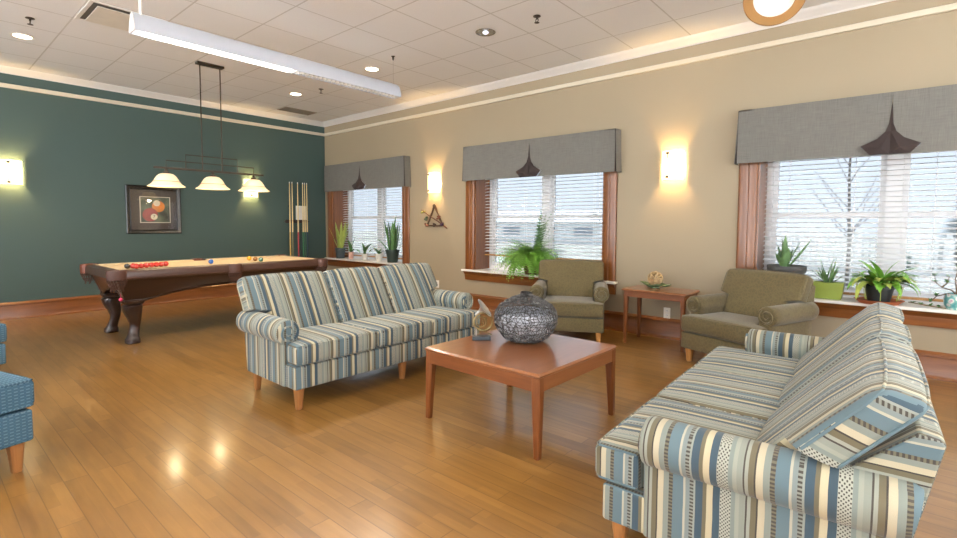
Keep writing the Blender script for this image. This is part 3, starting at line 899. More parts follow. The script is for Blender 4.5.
# corner castings and pockets
netm = plain('pocket_net', '4a2f22', .8, var=.3, scale=120); redl = plain('tan_red_leather', (112, 58, 36), .45, var=.12, scale=30)
for (px, py) in [(sx*(hx-.045), sy*(hy-.045)) for sx in (-1, 1) for sy in (-1, 1)]+[(sx*(hx-.015), 0) for sx in (-1, 1)]:
    side_p = abs(py) < .01
    sx, sy = (1 if px > 0 else -1), (0 if side_p else (1 if py > 0 else -1))
    ang = math.atan2(sy, sx); R0 = .072 if not side_p else .062
    mb = MB(); n = 20; sp = PI*.80 if not side_p else PI*.62
    prof = [(R0-.018, PH-.004), (R0, PH+.004), (R0+.014, PH), (R0+.018, PH-.03), (R0+.014, PH-.095), (R0, PH-.10), (R0-.018, PH-.09)]
    vs, fs = [], []
    for k in range(n+1):
        q = ang-sp+2*sp*k/n
        for r, z in prof: vs.append((px+r*math.cos(q), py+r*math.sin(q), z))
    m_ = len(prof)
    for k in range(n):
        for j in range(m_): fs.append((k*m_+j, k*m_+(j+1) % m_, (k+1)*m_+(j+1) % m_, (k+1)*m_+j))
    fs.append(tuple(range(m_))); fs.append(tuple(n*m_+j for j in range(m_)))
    mb.add(vs, fs)
    pk = make('pocket', mb, redl if not (px > 0) else M['leather'], PT, smooth=50)
    mb = MB(); n2 = 16
    for k in range(n2):
        q0, q1 = ang-sp+2*sp*k/n2, ang-sp+2*sp*(k+1)/n2
        for (a0, a1) in ((q0, q1), (q1, q0)):
            pts = []
            for j in range(6):
                s_ = j/5; r = (R0+.012)*(1-.42*s_**1.6); q = a0+(a1-a0)*s_*(2 if False else 1)
                pts.append((px+r*math.cos(q)*1.0, py+r*math.sin(q), PH-.09-.095*s_))
            mb.tube(pts, .0032, 5)
    for s_ in (.35, .7, 1.0):
        r = (R0+.012)*(1-.42*s_**1.6)
        mb.tube([(px+r*math.cos(ang-sp+2*sp*k/16), py+r*math.sin(ang-sp+2*sp*k/16), PH-.09-.095*s_) for k in range(17)], .0032, 5)
    for k in range(5):
        q = ang-sp*.8+1.6*sp*k/4; r = (R0+.012)*.58
        mb.tube([(px+r*math.cos(q), py+r*math.sin(q), PH-.185), (px+r*math.cos(q), py+r*math.sin(q), PH-.215)], [.004, .007], 5)
    make('pocket_net', mb, netm, pk)
# cabinet: tapered apron with arched lower edge
def cab_side(along, L2, out, sgn):
    mb = MB(); n = 24; vs, fs = [], []
    zt_, = (PH-.10,)
    for k in range(n+1):
        s_ = -1+2*k/n
        e = abs(s_); ze = .435 if e > .80 else .435+.10*math.sin((1-(e/.80))*PI/2)**.8
        taper = 1-.0
        for (z, o) in ((zt_, out-.05), (zt_-.03, out-.058), (ze+.02, out-.125), (ze+.012, out-.118), (ze, out-.122), (ze, out-.15), (zt_, out-.15)):
            l = s_*(L2-.05-.075*(zt_-z)/(zt_-.435))
            vs.append((sgn*o, l, z) if along == 'y' else (l, sgn*o, z))
    m_ = 7
    for k in range(n):
        for j in range(m_): fs.append((k*m_+j, k*m_+(j+1) % m_, (k+1)*m_+(j+1) % m_, (k+1)*m_+j))
    fs.append(tuple(range(m_))); fs.append(tuple(n*m_+j for j in range(m_)))
    mb.add(vs, fs); return mb
for sg in (-1, 1):
    make('cabinet_panel', cab_side('y', hy, hx, sg), M['mahogany'], PT, smooth=30)
    make('cabinet_panel', cab_side('x', hx, hy, sg), M['mahogany'], PT, smooth=30)
mb = MB(); mb.box(-hx+.14, hx-.14, -hy+.14, hy-.14, PH-.16, PH-.076); make('slate', mb, M['dark'], PT)
for sx in (-1, 1):
    for sy in (-1, 1):
        bx, by = sx*(hx-.205), sy*(hy-.215)
        ox, oy = sx*.7, sy*.7
        S = [(0, .030, .050), (.006, .034, .056), (.045, .034, .056), (.06, .030, .048), (.075, .024, .044), (.11, .010, .040), (.16, -.008, .038), (.20, -.014, .042), (.25, -.006, .052), (.30, .012, .064), (.35, .024, .073), (.385, .024, .076), (.40, .014, .066), (.415, .010, .085), (.44, .010, .090)]
        mb = MB(); mb.loft([(bx+ox*o, by+oy*o, z, h_*1.15, h_*1.15) for z, o, h_ in S], 24, 3.2)
        lg = make('leg', mb, M['mahogany_z'], PT, smooth=40)
        mb = MB(); mb.box(bx-.10, bx+.10, by-.10, by+.10, .435, .455); make('leg_block', mb, M['mahogany'], lg, bevel=.004)

BR = .028
def ball(x, y, hexc, label, grp=None, mat=[{}]):
    c = mat[0]
    if hexc not in c:
        c[hexc] = plain('ball_'+hexc, hexc, .12, var=.02, Coat_Weight=.5)
    mb = MB(); mb.sphere((0, 0, 0), BR, 20, 12)
    o = make('pool_ball', mb, c[hexc], None, smooth=80); o.location = (x, y, PH-.0155+BR)
    return tag(o, label, 'ball', grp)
ball(2.45, -3.895, '1d1c1e', 'black ball at the near end of the pool table, beside the reds')
reds = [(2.51-.02*k, -3.83+.0518*k) for k in range(7)]
RW_ = ['first', 'second', 'third', 'fourth', 'fifth', 'sixth', 'last']
rb = None
for k, (x, y) in enumerate(reds):
    lb = '%s red ball in the row on the tan cloth, counted from the black ball' % RW_[k]
    if rb is None: rb = ball(x, y, 'b8322b', lb, 'red balls on the pool table')
    else: dup(rb, (x, y, PH-.0155+BR), 0, lb)
dup(rb, (2.455, -3.845, PH-.0155+BR), 0, 'red ball tucked behind the start of the red row')
ball(2.40, -3.05, '2f5fa8', 'blue ball alone mid-table on the tan cloth')
ball(2.18, -2.50, 'd9a92e', 'yellow ball near the far end of the pool table')
ball(2.36, -2.505, '8a5a28', 'brown ball between the yellow and green balls')
ball(2.50, -2.50, '3d6b60', 'green ball beside the brown ball on the tan cloth')
chk = plain('pink_chalk', 'd0436a', .8)
mb = MB(); mb.sphere((0, 0, 0), .018, 12, 8); mb.tube([(0, 0, .016), (0, 0, .03), (-.004, .0, .06)], .0015, 5)
o = make('bridge_ball', mb, chk, None); o.location = (2.735, -4.03, .475); tag(o, 'small pink ball hanging under the near corner pocket', 'ball')

# ------------------------------------------------------------------ billiard lamp
LX, LY = 2.119, -2.895
t = thing('billiard_lamp', 'bronze three-shade billiard lamp hanging over the pool table', 'lamp', (LX, LY, 1.56))
Z = lambda z: z-1.56
mb = MB(); mb.box(-.04, .04, -.155, .155, Z(H-.03), Z(H)); make('canopy', mb, M['bronze'], t, bevel=.006)
for yy in (-.115, .115):
    mb = MB(); mb.tube([(0, yy, Z(H-.03)), (0, yy, Z(1.87))], .007, 8); make('rod', mb, M['bronze'], t)
mb = MB(); mb.box(-.012, .012, -.635, .635, Z(1.855), Z(1.879)); make('bar', mb, M['bronze'], t, bevel=.003)
mb = MB(); r_ = .0055
mb.tube([(0, -.507, Z(1.875)), (0, -.507, Z(1.955)), (0, .507, Z(1.955)), (0, .507, Z(1.875))], r_, 4)
mb.tube([(0, -.30, Z(1.875)), (0, -.30, Z(2.04)), (0, .30, Z(2.04)), (0, .30, Z(1.875))], r_, 4)
make('scroll_frame', mb, M['bronze'], t)
shade_m = emit('alabaster_glass_lit', 'ffdf9e', .3, 'f0dfba')
bulb_m = emit('lamp_bulb_lit', 'ffdc9a', 12)
for yy in (-.507, 0, .507):
    mb = MB(); mb.lathe([(.014, Z(1.857)), (.016, Z(1.83)), (.034, Z(1.822)), (.036, Z(1.808)), (.05, Z(1.800)), (.05, Z(1.794))], 24, c=(0, yy, 0)); nk = make('shade_holder', mb, M['bronze'], t)
    mb = MB()
    pf = [(.045, 1.803), (.075, 1.796), (.105, 1.772), (.128, 1.738), (.142, 1.712), (.158, 1.69), (.180, 1.672), (.203, 1.658), (.206, 1.652), (.198, 1.652), (.174, 1.664), (.152, 1.682), (.136, 1.706), (.121, 1.735), (.099, 1.767), (.072, 1.788), (.045, 1.795)]
    mb.lathe([(r*.93, Z(z)) for r, z in pf], 40, c=(0, yy, 0)); sh = make('shade', mb, shade_m, t, smooth=60)
    mb = MB(); mb.tube([(.1345*math.cos(2*PI*k/40), yy+.1345*math.sin(2*PI*k/40), Z(1.709)) for k in range(40)], .004, 6, closed=True); make('trim_band', mb, plain('amber_band', 'b58a4a', .4), sh)
    mb = MB(); mb.sphere((0, yy, Z(1.715)), .032, 16, 10); make('bulb', mb, bulb_m, sh)

# ------------------------------------------------------------------ wall sconces
sc_m = emit('frosted_sconce_lit', 'ffdc9c', 2.6, 'fff4e0')
def sconce(label, loc, rz):
    t = thing('wall_sconce', label, 'wall lamp', loc, rz, 'half-round wall sconces')
    mb = MB(); mb.box(-.05, .05, -.02, 0, -.10, .10); make('back_plate', mb, M['steel'], t, bevel=.004)
    mb = MB(); n = 20; vs, fs = [], []
    for k in range(n+1):
        a = PI*k/n; c, s_ = math.cos(a), math.sin(a)
        for (rx, ry) in ((.115, .095), (.110, .090)):
            for z in (-.152, .152): vs.append((rx*c, -.012-ry*s_, z))
    for k in range(n):
        a = k*4; fs += [(a, a+1, a+5, a+4), (a+2, a+6, a+7, a+3), (a, a+4, a+6, a+2), (a+1, a+3, a+7, a+5)]
    fs += [(0, 2, 3, 1), (n*4, n*4+1, n*4+3, n*4+2)]
    mb.add(vs, fs); make('shade', mb, sc_m, t, smooth=40)
    for z in (-.125, .125):
        mb = MB(); mb.box(-.045, -.013, -.113, -.106, z-.012, z+.012); mb.box(-.029-.003, -.029+.003, -.11, -.104, min(z, z*.55), max(z, z*.55)); make('clip', mb, M['bronze'], t)
    return t
sconce('lit half-round wall sconce above the twig triangle decoration', (3.05, 0, 1.866), 0)
sconce('lit half-round wall sconce on the cream wall above the side table', (6.69, 0, 1.868), 0)
sconce('lit half-round wall sconce on the green wall, cut by the photo edge', (0, -4.49, 1.862), PI/2)
sconce('lit half-round wall sconce on the green wall, half hidden behind the lamp shade', (0, -1.46, 1.83), PI/2)

# twig triangle decoration
t = thing('twig_triangle', 'dark twig triangle with crossed stick hanging on the cream wall', 'wall decoration', (3.07, 0, 1.19))
tw_ = wood('dark_twig', '3a2618', '5d3f28', 'Z', .8)
mb = MB(); A, B, C_ = (-.17, -.02, .02), (.16, -.02, .02), (-.005, -.02, .33)
for p, q in ((A, B), (B, C_), (C_, A)):
    for o in (0, .012):
        mb.tube([(p[0]+(q[0]-p[0])*k/6+random.uniform(-.006, .006), -.018-o+random.uniform(-.004, .004), p[2]+(q[2]-p[2])*k/6+random.uniform(-.006, .006)) for k in range(7)], .009, 6)
make('frame', mb, tw_, t, smooth=60)
mb = MB(); mb.tube([(-.29, -.038, .265), (-.1, -.042, .165), (.08, -.04, .085), (.27, -.036, -.02)], [.006, .008, .010, .011], 8); make('stick', mb, plain('reddish_stick', '5b3524', .6), t, smooth=60)
for (x, z, hx_, nm) in ((-.245, .235, '8a8a3c', 'leaf_knot'), (-.185, .13, '3f4a38', 'leaf_knot'), (.09, .14, '6a3a2a', 'berry_knot'), (.16, .045, '4a3550', 'berry_knot'), (-.165, .025, '7a4a38', 'berry_knot'), (.01, .035, '3f3026', 'berry_knot'), (-.01, .325, '4f4030', 'berry_knot')):
    mb = MB()
    for k in range(6): mb.sphere((x+random.uniform(-.025, .025), -.045+random.uniform(-.012, .012), z+random.uniform(-.02, .02)), random.uniform(.012, .02), 8, 6)
    make(nm, mb, plain('knot_'+hx_, hx_, .8, var=.2, scale=60), t, smooth=60)

# ------------------------------------------------------------------ framed picture
PY0, PY1, PZ0, PZ1 = -3.282, -2.558, 1.072, 1.788
t = thing('framed_picture', 'black framed picture of billiard balls on the green wall', 'picture', (0, (PY0+PY1)/2, (PZ0+PZ1)/2))
W2, H2 = (PY1-PY0)/2, (PZ1-PZ0)/2
fprof = [(0, 0), (0, .022), (.012, .034), (.03, .03), (.05, .022), (.056, .024), (.062, .016), (.062, 0)]   # (inward, out)
mb = MB()
for (sg, ax_) in ((1, 'h'), (-1, 'h'), (1, 'v'), (-1, 'v')):
    n = len(fprof); vs = []
    for e in (-1, 1):
        for i_, o_ in fprof:
            if ax_ == 'h': vs.append((o_, e*(W2-i_), sg*(H2-i_)))
            else: vs.append((o_, sg*(W2-i_), e*(H2-i_)))
    mb.add(vs, [(i, (i+1) % n, n+(i+1) % n, n+i) for i in range(n)])
make('frame', mb, plain('black_lacquer_frame', '1d1a18', .25, var=.1), t, smooth=25)
mb = MB(); mb.box(.002, .008, -W2+.06, W2-.06, -H2+.06, H2-.06); make('mat_board', mb, plain('dark_mat', '473f39', .8), t)
ax0, ax1, az0, az1 = -.175, .205, -.185, .185
mb = MB(); mb.box(.008, .0095, ax0-.012, ax1+.012, az0-.012, az1+.012); make('inner_mat', mb, plain('ivory_mat', 'cfc6b2', .7), t)
pt = NT('picture_cloth'); pn = pt.noise(pt.coord(), 5, 3); pt.base(pt.ramp(pn, [(.35, srgb('2d332a')), (.6, srgb('54604c')), (.8, srgb('7d7a5c'))])); pt.prm(Roughness=.4)
mb = MB(); mb.box(.0095, .0105, ax0, ax1, az0, az1); pc_ = make('print', mb, pt.mat, t)
def disc(cy_, cz_, r, x, mat, nm):
    mb = MB(); mb.lathe([(0, 0), (r, 0), (r, .0006), (0, .0006)], 36, M=Matrix.Rotation(PI/2, 4, 'Y')); mb.v = [(v[0]+x, v[1]+cy_, v[2]+cz_) for v in mb.v]
    return make(nm, mb, mat, pc_, smooth=30)
redp = plain('printed_red', '8a2a28', .4, var=.25, scale=9); orp = plain('printed_orange', 'cf7a2c', .4, var=.2, scale=9); whp = plain('printed_white', 'ded2b4', .4)
disc(.055, .05, .085, .0106, orp, 'printed_ball'); disc(.035, .10, .045, .0112, whp, 'printed_stripe')
disc(-.055, -.075, .10, .0116, redp, 'printed_ball'); disc(-.005, -.105, .045, .0123, whp, 'printed_spot')
tx = bpy.data.curves.new('printed_number', 'FONT'); tx.body = '7'; tx.size = .06; tx.align_x = 'CENTER'; tx.align_y = 'CENTER'; tx.extrude = .0003
to = bpy.data.objects.new('printed_number', tx); COL.objects.link(to); to.parent = pc_; to.location = (.0134, -.005, -.105); to.rotation_euler = (PI/2, 0, PI/2)
bpy.context.view_layer.update(); dg = bpy.context.evaluated_depsgraph_get(); tme = bpy.data.meshes.new_from_object(to.evaluated_get(dg)); bpy.data.objects.remove(to)
to = bpy.data.objects.new('printed_number', tme); COL.objects.link(to); to.parent = pc_; to.location = (.0134, -.005, -.105); to.rotation_euler = (PI/2, 0, PI/2); tme.materials.clear(); tme.materials.append(plain('printed_black', '26221e', .5))
pg = NT('picture_glass'); pg.n.remove(pg.b)
tr2 = pg.node('ShaderNodeBsdfTransparent'); gl2 = pg.node('ShaderNodeBsdfGlossy'); gl2.inputs['Roughness'].default_value = .03
lw2 = pg.node('ShaderNodeLayerWeight'); fr2 = pg.math('MULTIPLY_ADD', pg.math('POWER', lw2.outputs['Facing'], 4.0), .6, .05); mx2 = pg.node('ShaderNodeMixShader')
pg.l.new(fr2, mx2.inputs[0]); pg.l.new(tr2.outputs[0], mx2.inputs[1]); pg.l.new(gl2.outputs[0], mx2.inputs[2]); pg.l.new(mx2.outputs[0], pg.out.inputs[0])
mb = MB(); mb.box(.0148, .0160, -W2+.058, W2-.058, -H2+.058, H2-.058); make('glass', mb, pg.mat, t, smooth=0)

# ------------------------------------------------------------------ cue rack and cues
t = thing('cue_rack', 'dark wooden wall rack holding the pool cues by the corner', 'cue rack', (0, -.615, .52))
mb = MB(); mb.box(0, .012, -.22, .22, .72, .78); mb.box(0, .046, -.24, .24, .735, .757); make('upper_shelf', mb, M['mahogany'], t, bevel=.003)
mb = MB(); mb.box(0, .10, -.24, .24, -.03, 0); mb.box(0, .014, -.24, .24, 0, .05); make('lower_shelf', mb, M['mahogany'], t, bevel=.003)
mb = MB()
CY = [-.775, -.725, -.615, -.515, -.475, -.432]
for y in CY: mb.tube([(.062+.0172*math.cos(2*PI*k/12), y+.615+.0172*math.sin(2*PI*k/12), .758) for k in range(12)], .0035, 5, closed=True)
make('clip', mb, M['leather'], t)
def cue(y, buttc, label, wrapc='d7c08c'):
    c = thing('pool_cue', label, 'pool cue', (.062, y, .521), 0, 'pool cues in the wall rack')
    mb = MB(); mb.lathe([(.0145, 0), (.0145, .02), (.0125, .55)], 14); make('butt', mb, plain('cue_butt_'+buttc, buttc, .35, var=.1), c, smooth=40)
    mb = MB(); mb.lathe([(.0125, .551), (.0068, 1.44)], 14); make('shaft', mb, plain('cue_shaft', wrapc, .35, var=.05), c, smooth=40)
    mb = MB(); mb.lathe([(.0068, 1.441), (.0066, 1.462), (.003, 1.468)], 12); make('tip', mb, M['white'], c)
    return c
cue(CY[0], 'b59a52', 'pale pool cue with yellowish butt at the outer end of the rack')
cue(CY[1], '6f6a4a', 'pale pool cue second in the rack, beside the yellowish one')
cue(CY[2], 'a83038', 'pool cue with a red butt in the middle of the rack')
cue(CY[3], '2f6b3f', 'pool cue with a bright green butt, just past the red one')
cue(CY[4], '27503a', 'pool cue with a dark green butt, second from the corner')
cue(CY[5], '1f3540', 'pool cue with a blue-black butt, nearest the corner')
mb = MB(); mb.box(.001, .003, -.625, -.415, 1.29, 1.56); o = make('notice_sheet', mb, plain('white_paper', 'e2e0dc', .7, var=.02), None); tag(o, 'white sheet of paper on the green wall behind the cues', 'paper')

# ------------------------------------------------------------------ outlets
def outlet(x, z, label):
    t = thing('wall_outlet', label, 'outlet', (x, 0, z), 0, 'white wall outlets')
    mb = MB(); mb.box(-.036, .036, -.006, 0, -.058, .058); make('cover_plate', mb, M['socket'], t, bevel=.002)
    for zz in (-.024, .024):
        mb = MB(); mb.box(-.016, .016, -.008, -.005, zz-.013, zz+.013); r_ = make('receptacle', mb, M['white'], t, bevel=.002)
        mb = MB(); mb.box(-.008, -.005, -.0085, -.0078, zz-.006, zz+.006); mb.box(.005, .008, -.0085, -.0078, zz-.006, zz+.006); make('slot', mb, M['dark'], r_)
outlet(6.66, .275, 'white wall outlet under the small side table')
outlet(3.10, .30, 'white wall outlet below the twig triangle, at the sofa arm')

# ------------------------------------------------------------------ ceiling fixtures
can_m = emit('downlight_lens_lit', 'ffe6c0', 14); spk = plain('sprinkler_brass', '4a4038', .4, metal=.7)
def can(x, y, lit, label):
    t = thing('recessed_downlight', label, 'ceiling light', (x, y, H), 0, 'round recessed downlights')
    mb = MB(); mb.lathe([(.075, -.001), (.098, -.001), (.102, -.004), (.098, -.008), (.082, -.007), (.075, -.003)], 36, cap=False); make('trim_ring', mb, M['white'] if lit else M['steel'], t, smooth=40)
    mb = MB()
    if lit: mb.lathe([(0, -.0025), (.076, -.0025), (.076, -.001), (0, -.001)], 32); make('lens', mb, can_m, t)
    else:
        mb.lathe([(.076, -.0045), (.06, -.003), (.045, -.002), (.03, -.0016), (.0, -.0015)], 32); make('reflector', mb, plain('chrome_reflector', 'c8ccd0', .08, metal=1.0), t, smooth=60)
        mb = MB(); mb.sphere((0, 0, -.006), .03, 16, 8, sc=(1, 1, .5)); make('bulb', mb, emit('dim_bulb', 'dfe8ff', .9), t)  # faint glow put into the material of this unlit bulb
    if lit:
        L = bpy.data.lights.new('downlight', 'SPOT'); L.energy = CAN_W; L.color = (1.0, .72, .42); L.spot_size = math.radians(125); L.spot_blend = .9; L.shadow_soft_size = .07
        lo = bpy.data.objects.new('downlight_beam', L); COL.objects.link(lo); lo.location = (0, 0, -.03); lo.parent = t
CAN_W = 50
can(1.59, -4.52, 1, 'lit round downlight in the ceiling near the green wall, beside a sprinkler')
can(3.476, -1.51, 1, 'lit round downlight in the ceiling just past the long light fixture')
can(1.626, -1.50, 1, 'lit round downlight in the ceiling between the long light fixture and the wall corner')
can(5.326, -1.517, 0, 'unlit chrome downlight in the ceiling above the sofas')
for k, (x, y) in enumerate([(4.2, -6.6), (7.2, -6.6), (10.2, -6.6), (7.2, -8.4)]):  # downlights added out of view as fill for the room
    can(x, y, 1, 'lit round downlight in the ceiling behind the camera')
def sprinkler(x, y, label):
    t = thing('fire_sprinkler', label, 'sprinkler', (x, y, H), 0, 'ceiling sprinkler heads')
    mb = MB(); mb.lathe([(0, 0), (.034, 0), (.036, -.005), (.02, -.01), (0, -.01)][::-1], 20); make('escutcheon', mb, spk, t)
    mb = MB(); mb.tube([(0, 0, -.008), (0, 0, -.03)], .008, 8); mb.tube([(-.012, 0, -.028), (-.018, 0, -.042), (0, 0, -.058)], .003, 5); mb.tube([(.012, 0, -.028), (.018, 0, -.042), (0, 0, -.058)], .003, 5); mb.tube([(-.012, 0, -.028), (.012, 0, -.028)], .004, 5)
    make('yoke', mb, spk, t)
    mb = MB(); mb.lathe([(0, -.058), (.022, -.058), (.024, -.061), (0, -.062)][::-1], 16); make('deflector', mb, spk, t)
sprinkler(2.261, -4.547, 'ceiling sprinkler head beside the downlight at the top corner of the photo')
sprinkler(2.161, -1.409, 'ceiling sprinkler head just under the long light fixture')
sprinkler(5.936, -1.505, 'ceiling sprinkler head nearest the crown moulding above the fern window')
def vent(cx, cy, label):
    t = thing('air_diffuser', label, 'air vent', (cx, cy, H), 0, 'square ceiling air diffusers'); a = .298
    mb = MB()
    for (x0, x1, y0, y1) in ((-a, a, -a, -a+.03), (-a, a, a-.03, a), (-a, -a+.03, -a+.03, a-.03), (a-.03, a, -a+.03, a-.03)): mb.box(x0, x1, y0, y1, -.006, -.0005)
    make('frame', mb, M['white_trim'], t)
    mb = MB(); mb.box(-a+.03, a-.03, -a+.03, a-.03, -.002, -.0005); make('throat', mb, plain('throat_paint', '57534d', .8), t)  # flat dark sheet; the shade of the recess is put into its colour
    mb = MB(); mb.box(-.232, .232, -.232, .232, -.020, -.015)
    for sx in (-1, 1): mb.box(sx*.15-.01, sx*.15+.01, -.01, .01, -.016, -.002)
    make('plaque', mb, plain('plaque_paint', 'd6cfc2', .6), t)
vent(2.888, -3.977, 'square ceiling air diffuser next to the near end of the long light fixture')
vent(2.888, -2.132, 'square ceiling air diffuser behind the middle of the long light fixture')
t = thing('return_grille', 'flat slotted grille in the ceiling near the corner of the green wall', 'air vent', (.60, -.90, H))
mb = MB(); mb.box(-.15, .15, -.29, .29, -.006, -.0005); make('frame', mb, plain('grille_paint', '9a8f80', .6), t)
mb = MB()
for k in range(9): mb.box(-.125+.028*k, -.125+.028*k+.016, -.27, .27, -.011, -.006)
make('louvre', mb, plain('louvre_paint', '8a8072', .6), t)

# long suspended fluorescent fixture
FX, FY0, FY1, FZ = 4.046, -4.205, -1.584, 2.70
t = thing('linear_light', 'long white suspended linear light fixture with louvres', 'ceiling light', (FX, (FY0+FY1)/2, FZ))
fl = (FY1-FY0)/2; hw = .068
mb = MB()
outer = [(-hw, .0), (-hw*.95, .04), (-hw*.75, .085), (-hw*.4, .13), (0, .15), (hw*.4, .13), (hw*.75, .085), (hw*.95, .04), (hw, 0), (hw-.008, 0), (hw*.66, .075), (.0, .13), (-hw*.66, .075), (-hw+.008, 0)]
n = len(outer)
vs = [(x, -fl, z) for x, z in outer]+[(x, fl, z) for x, z in outer]
mb.add(vs, [(i, (i+1) % n, n+(i+1) % n, n+i) for i in range(n)])
enam = plain('cool_white_enamel', (196, 201, 212), .45, var=.01); make('housing', mb, enam, t, smooth=40)
for sy in (-1, 1):
    mb = MB(); mb.prism([(x, z) for x, z in outer[:9]], sy*fl-.004, sy*fl+.004, fn=lambda a, c, b: (a, c, b)); make('end_cap', mb, M['white'], t)
tube_m = emit('fluorescent_tube_lit', 'fff3df', 9)
mb = MB(); mb.box(-hw+.012, hw-.012, -fl+.08, -.02, .002, .010); make('diffuser', mb, tube_m, t)
mb = MB()
for k in range(26):
    y = .02+(fl-.06)*k/25; mb.box(-hw+.009, hw-.009, y, y+.004, .0, .03)
mb.box(-.004, .004, 0, fl-.03, 0, .03)
make('louvre', mb, M['white'], t)
mb = MB(); mb.tube([(0, -fl+.06, .14), (0, -fl+.06, H-FZ)], .011, 10); mb.lathe([(.04, H-FZ-.015), (.04, H-FZ)], 16, c=(0, -fl+.06, 0)); make('stem', mb, M['white'], t)
mb = MB(); mb.tube([(0, fl-.06, .14), (0, fl-.06, H-FZ-.03)], .0012, 6); make('cable', mb, M['steel'], t)
mb = MB(); mb.lathe([(.006, H-FZ-.045), (.010, H-FZ-.03), (.012, H-FZ-.005), (.024, H-FZ)], 16, c=(0, fl-.06, 0)); make('cable_mount', mb, M['bronze'], t)
L = bpy.data.lights.new('fluorescent', 'AREA'); L.shape = 'RECTANGLE'; L.size = .10; L.size_y = fl*2-.2; L.energy = 55; L.color = (1, .93, .82)
lo = bpy.data.objects.new('fluorescent_glow', L); COL.objects.link(lo); lo.parent = t; lo.location = (0, 0, -.012)
L = bpy.data.lights.new('uplight', 'AREA'); L.shape = 'RECTANGLE'; L.size = .08; L.size_y = fl*2-.2; L.energy = .2; L.color = (1, .88, .70)  # weak upward fill light on top of the housing
lo = bpy.data.objects.new('fluorescent_uplight', L); COL.objects.link(lo); lo.parent = t; lo.location = (0, 0, .165); lo.rotation_euler = (PI, 0, 0)

for (x, y, lb) in ((10.4, -2.9, 'long white suspended light fixture to the right of the camera'), (6.2, -7.9, 'long white suspended light fixture behind the camera')):
    c = dup(t, (x, y, FZ), 0, lb)  # unseen copies added so their uplights brighten the ceiling
    L = bpy.data.lights.new('uplight', 'AREA'); L.shape = 'RECTANGLE'; L.size = .08; L.size_y = fl*2-.2; L.energy = 60 if x > 8 else 420; L.color = (.96, .97, 1)
    lo = bpy.data.objects.new('fluorescent_uplight', L); COL.objects.link(lo); lo.parent = c; lo.location = (0, 0, .17); lo.rotation_euler = (PI, 0, 0)
# drum pendant at the top edge
t = thing('drum_pendant', 'round tan ceiling lamp head with bright centre at the top edge', 'ceiling light', (7.88, -1.58, 2.745))
tanw = plain('tan_shade', (156, 116, 68), .6, var=.06); R_ = .186
Td = Vector((.72, -3.9, -3.2)).normalized().to_track_quat('-Z', 'Y').to_matrix().to_4x4()
mb = MB(); mb.lathe([(.122, .012), (.126, 0), (R_-.008, 0), (R_, .008), (R_, .07), (R_*.8, .10), (.02, .11)], 56, cap=False, M=Td); make('shade', mb, tanw, t, smooth=40)
mb = MB(); mb.lathe([(.085, .016), (.088, .006), (.125, .006), (.125, .016)], 48, cap=False, M=Td); make('trim_ring', mb, M['white'], t, smooth=40)
mb = MB(); mb.lathe([(0, .010), (.088, .012), (.088, .016), (0, .016)], 40, M=Td); make('diffuser', mb, emit('drum_diffuser_lit', 'fffaf0', 3), t)
pz = Td @ Vector((0, 0, .10))
mb = MB(); mb.tube([tuple(pz), (pz.x, pz.y, pz.z+.10), (pz.x, pz.y, H-2.745)], .010, 8); mb.lathe([(.06, H-2.765), (.06, H-2.745)], 24, c=(pz.x, pz.y, 0)); make('stem', mb, M['white'], t)

# ------------------------------------------------------------------ plants
lf1 = plain('snake_leaf_green', (78, 118, 62), .45, var=.35, scale=18); lf2 = plain('bright_leaf_green', (112, 164, 58), .45, var=.3, scale=25)
lf3 = plain('pale_leaf_green', (140, 186, 84), .45, var=.25, scale=25); lf4 = plain('grey_green_leaf', (104, 138, 88), .5, var=.25, scale=25); lfy = plain('yellow_green_leaf', (164, 178, 84), .5, var=.25, scale=20)
CLIP = [None]
def blade(mb, base, az, lean, L, w, curve=0.0, tipf=.25, n=7, mi=0, cup=.25):
    d = Vector((math.cos(az), math.sin(az), 0)); side = Vector((-math.sin(az), math.cos(az), 0)); p = Vector(base); path = [p.copy()]; th = lean
    for k in range(n):
        th2 = th+curve*(k/n)
        p = p+(d*math.sin(th2)+Vector((0, 0, 1))*math.cos(th2))*(L/n)
        if CLIP[0] and k > 0 and CLIP[0](p): break
        path.append(p.copy())
    n = len(path)-1
    ws = [w*(.55+.45*math.sin(min(1, (i/n)/.45)*PI/2))*(1 if i/n < 1-tipf else max(.04, ((1-i/n)/tipf)**.8)) for i in range(n+1)]
    mb.ribbon(path, ws, side, cup, mi)
def pot_round(t, r0, r1, h, mat, soil=True):
    mb = MB(); mb.lathe([(0, 0), (r0, 0), (r1, h*.86), (r1*1.06, h*.86), (r1*1.06, h), (r1*.94, h), (r1*.9, h*.9), (0, h*.9)], 28); make('pot', mb, mat, t, smooth=40)
    mb = MB(); mb.lathe([(0, h*.93), (r1*.88, h*.92), (r1*.88, h*.90)][::-1], 20); make('soil', mb, M['soil'], t)
SZ = OZ0
rnd = random.Random(11)
def sill_clip(oy, xl=-9, xr=9, lim=.165):
    CLIP[0] = lambda p: p.y > lim-oy or (p.z < .012 and p.y > -.105-oy) or ((p.x < xl or p.x > xr) and p.y > -.05-oy)
darkpot = plain('dark_green_pot', '2c3a34', .5); greypot = plain('blue_grey_pot', '3c4648', .5); whpot = plain('white_pot', 'dcd9d2', .4)
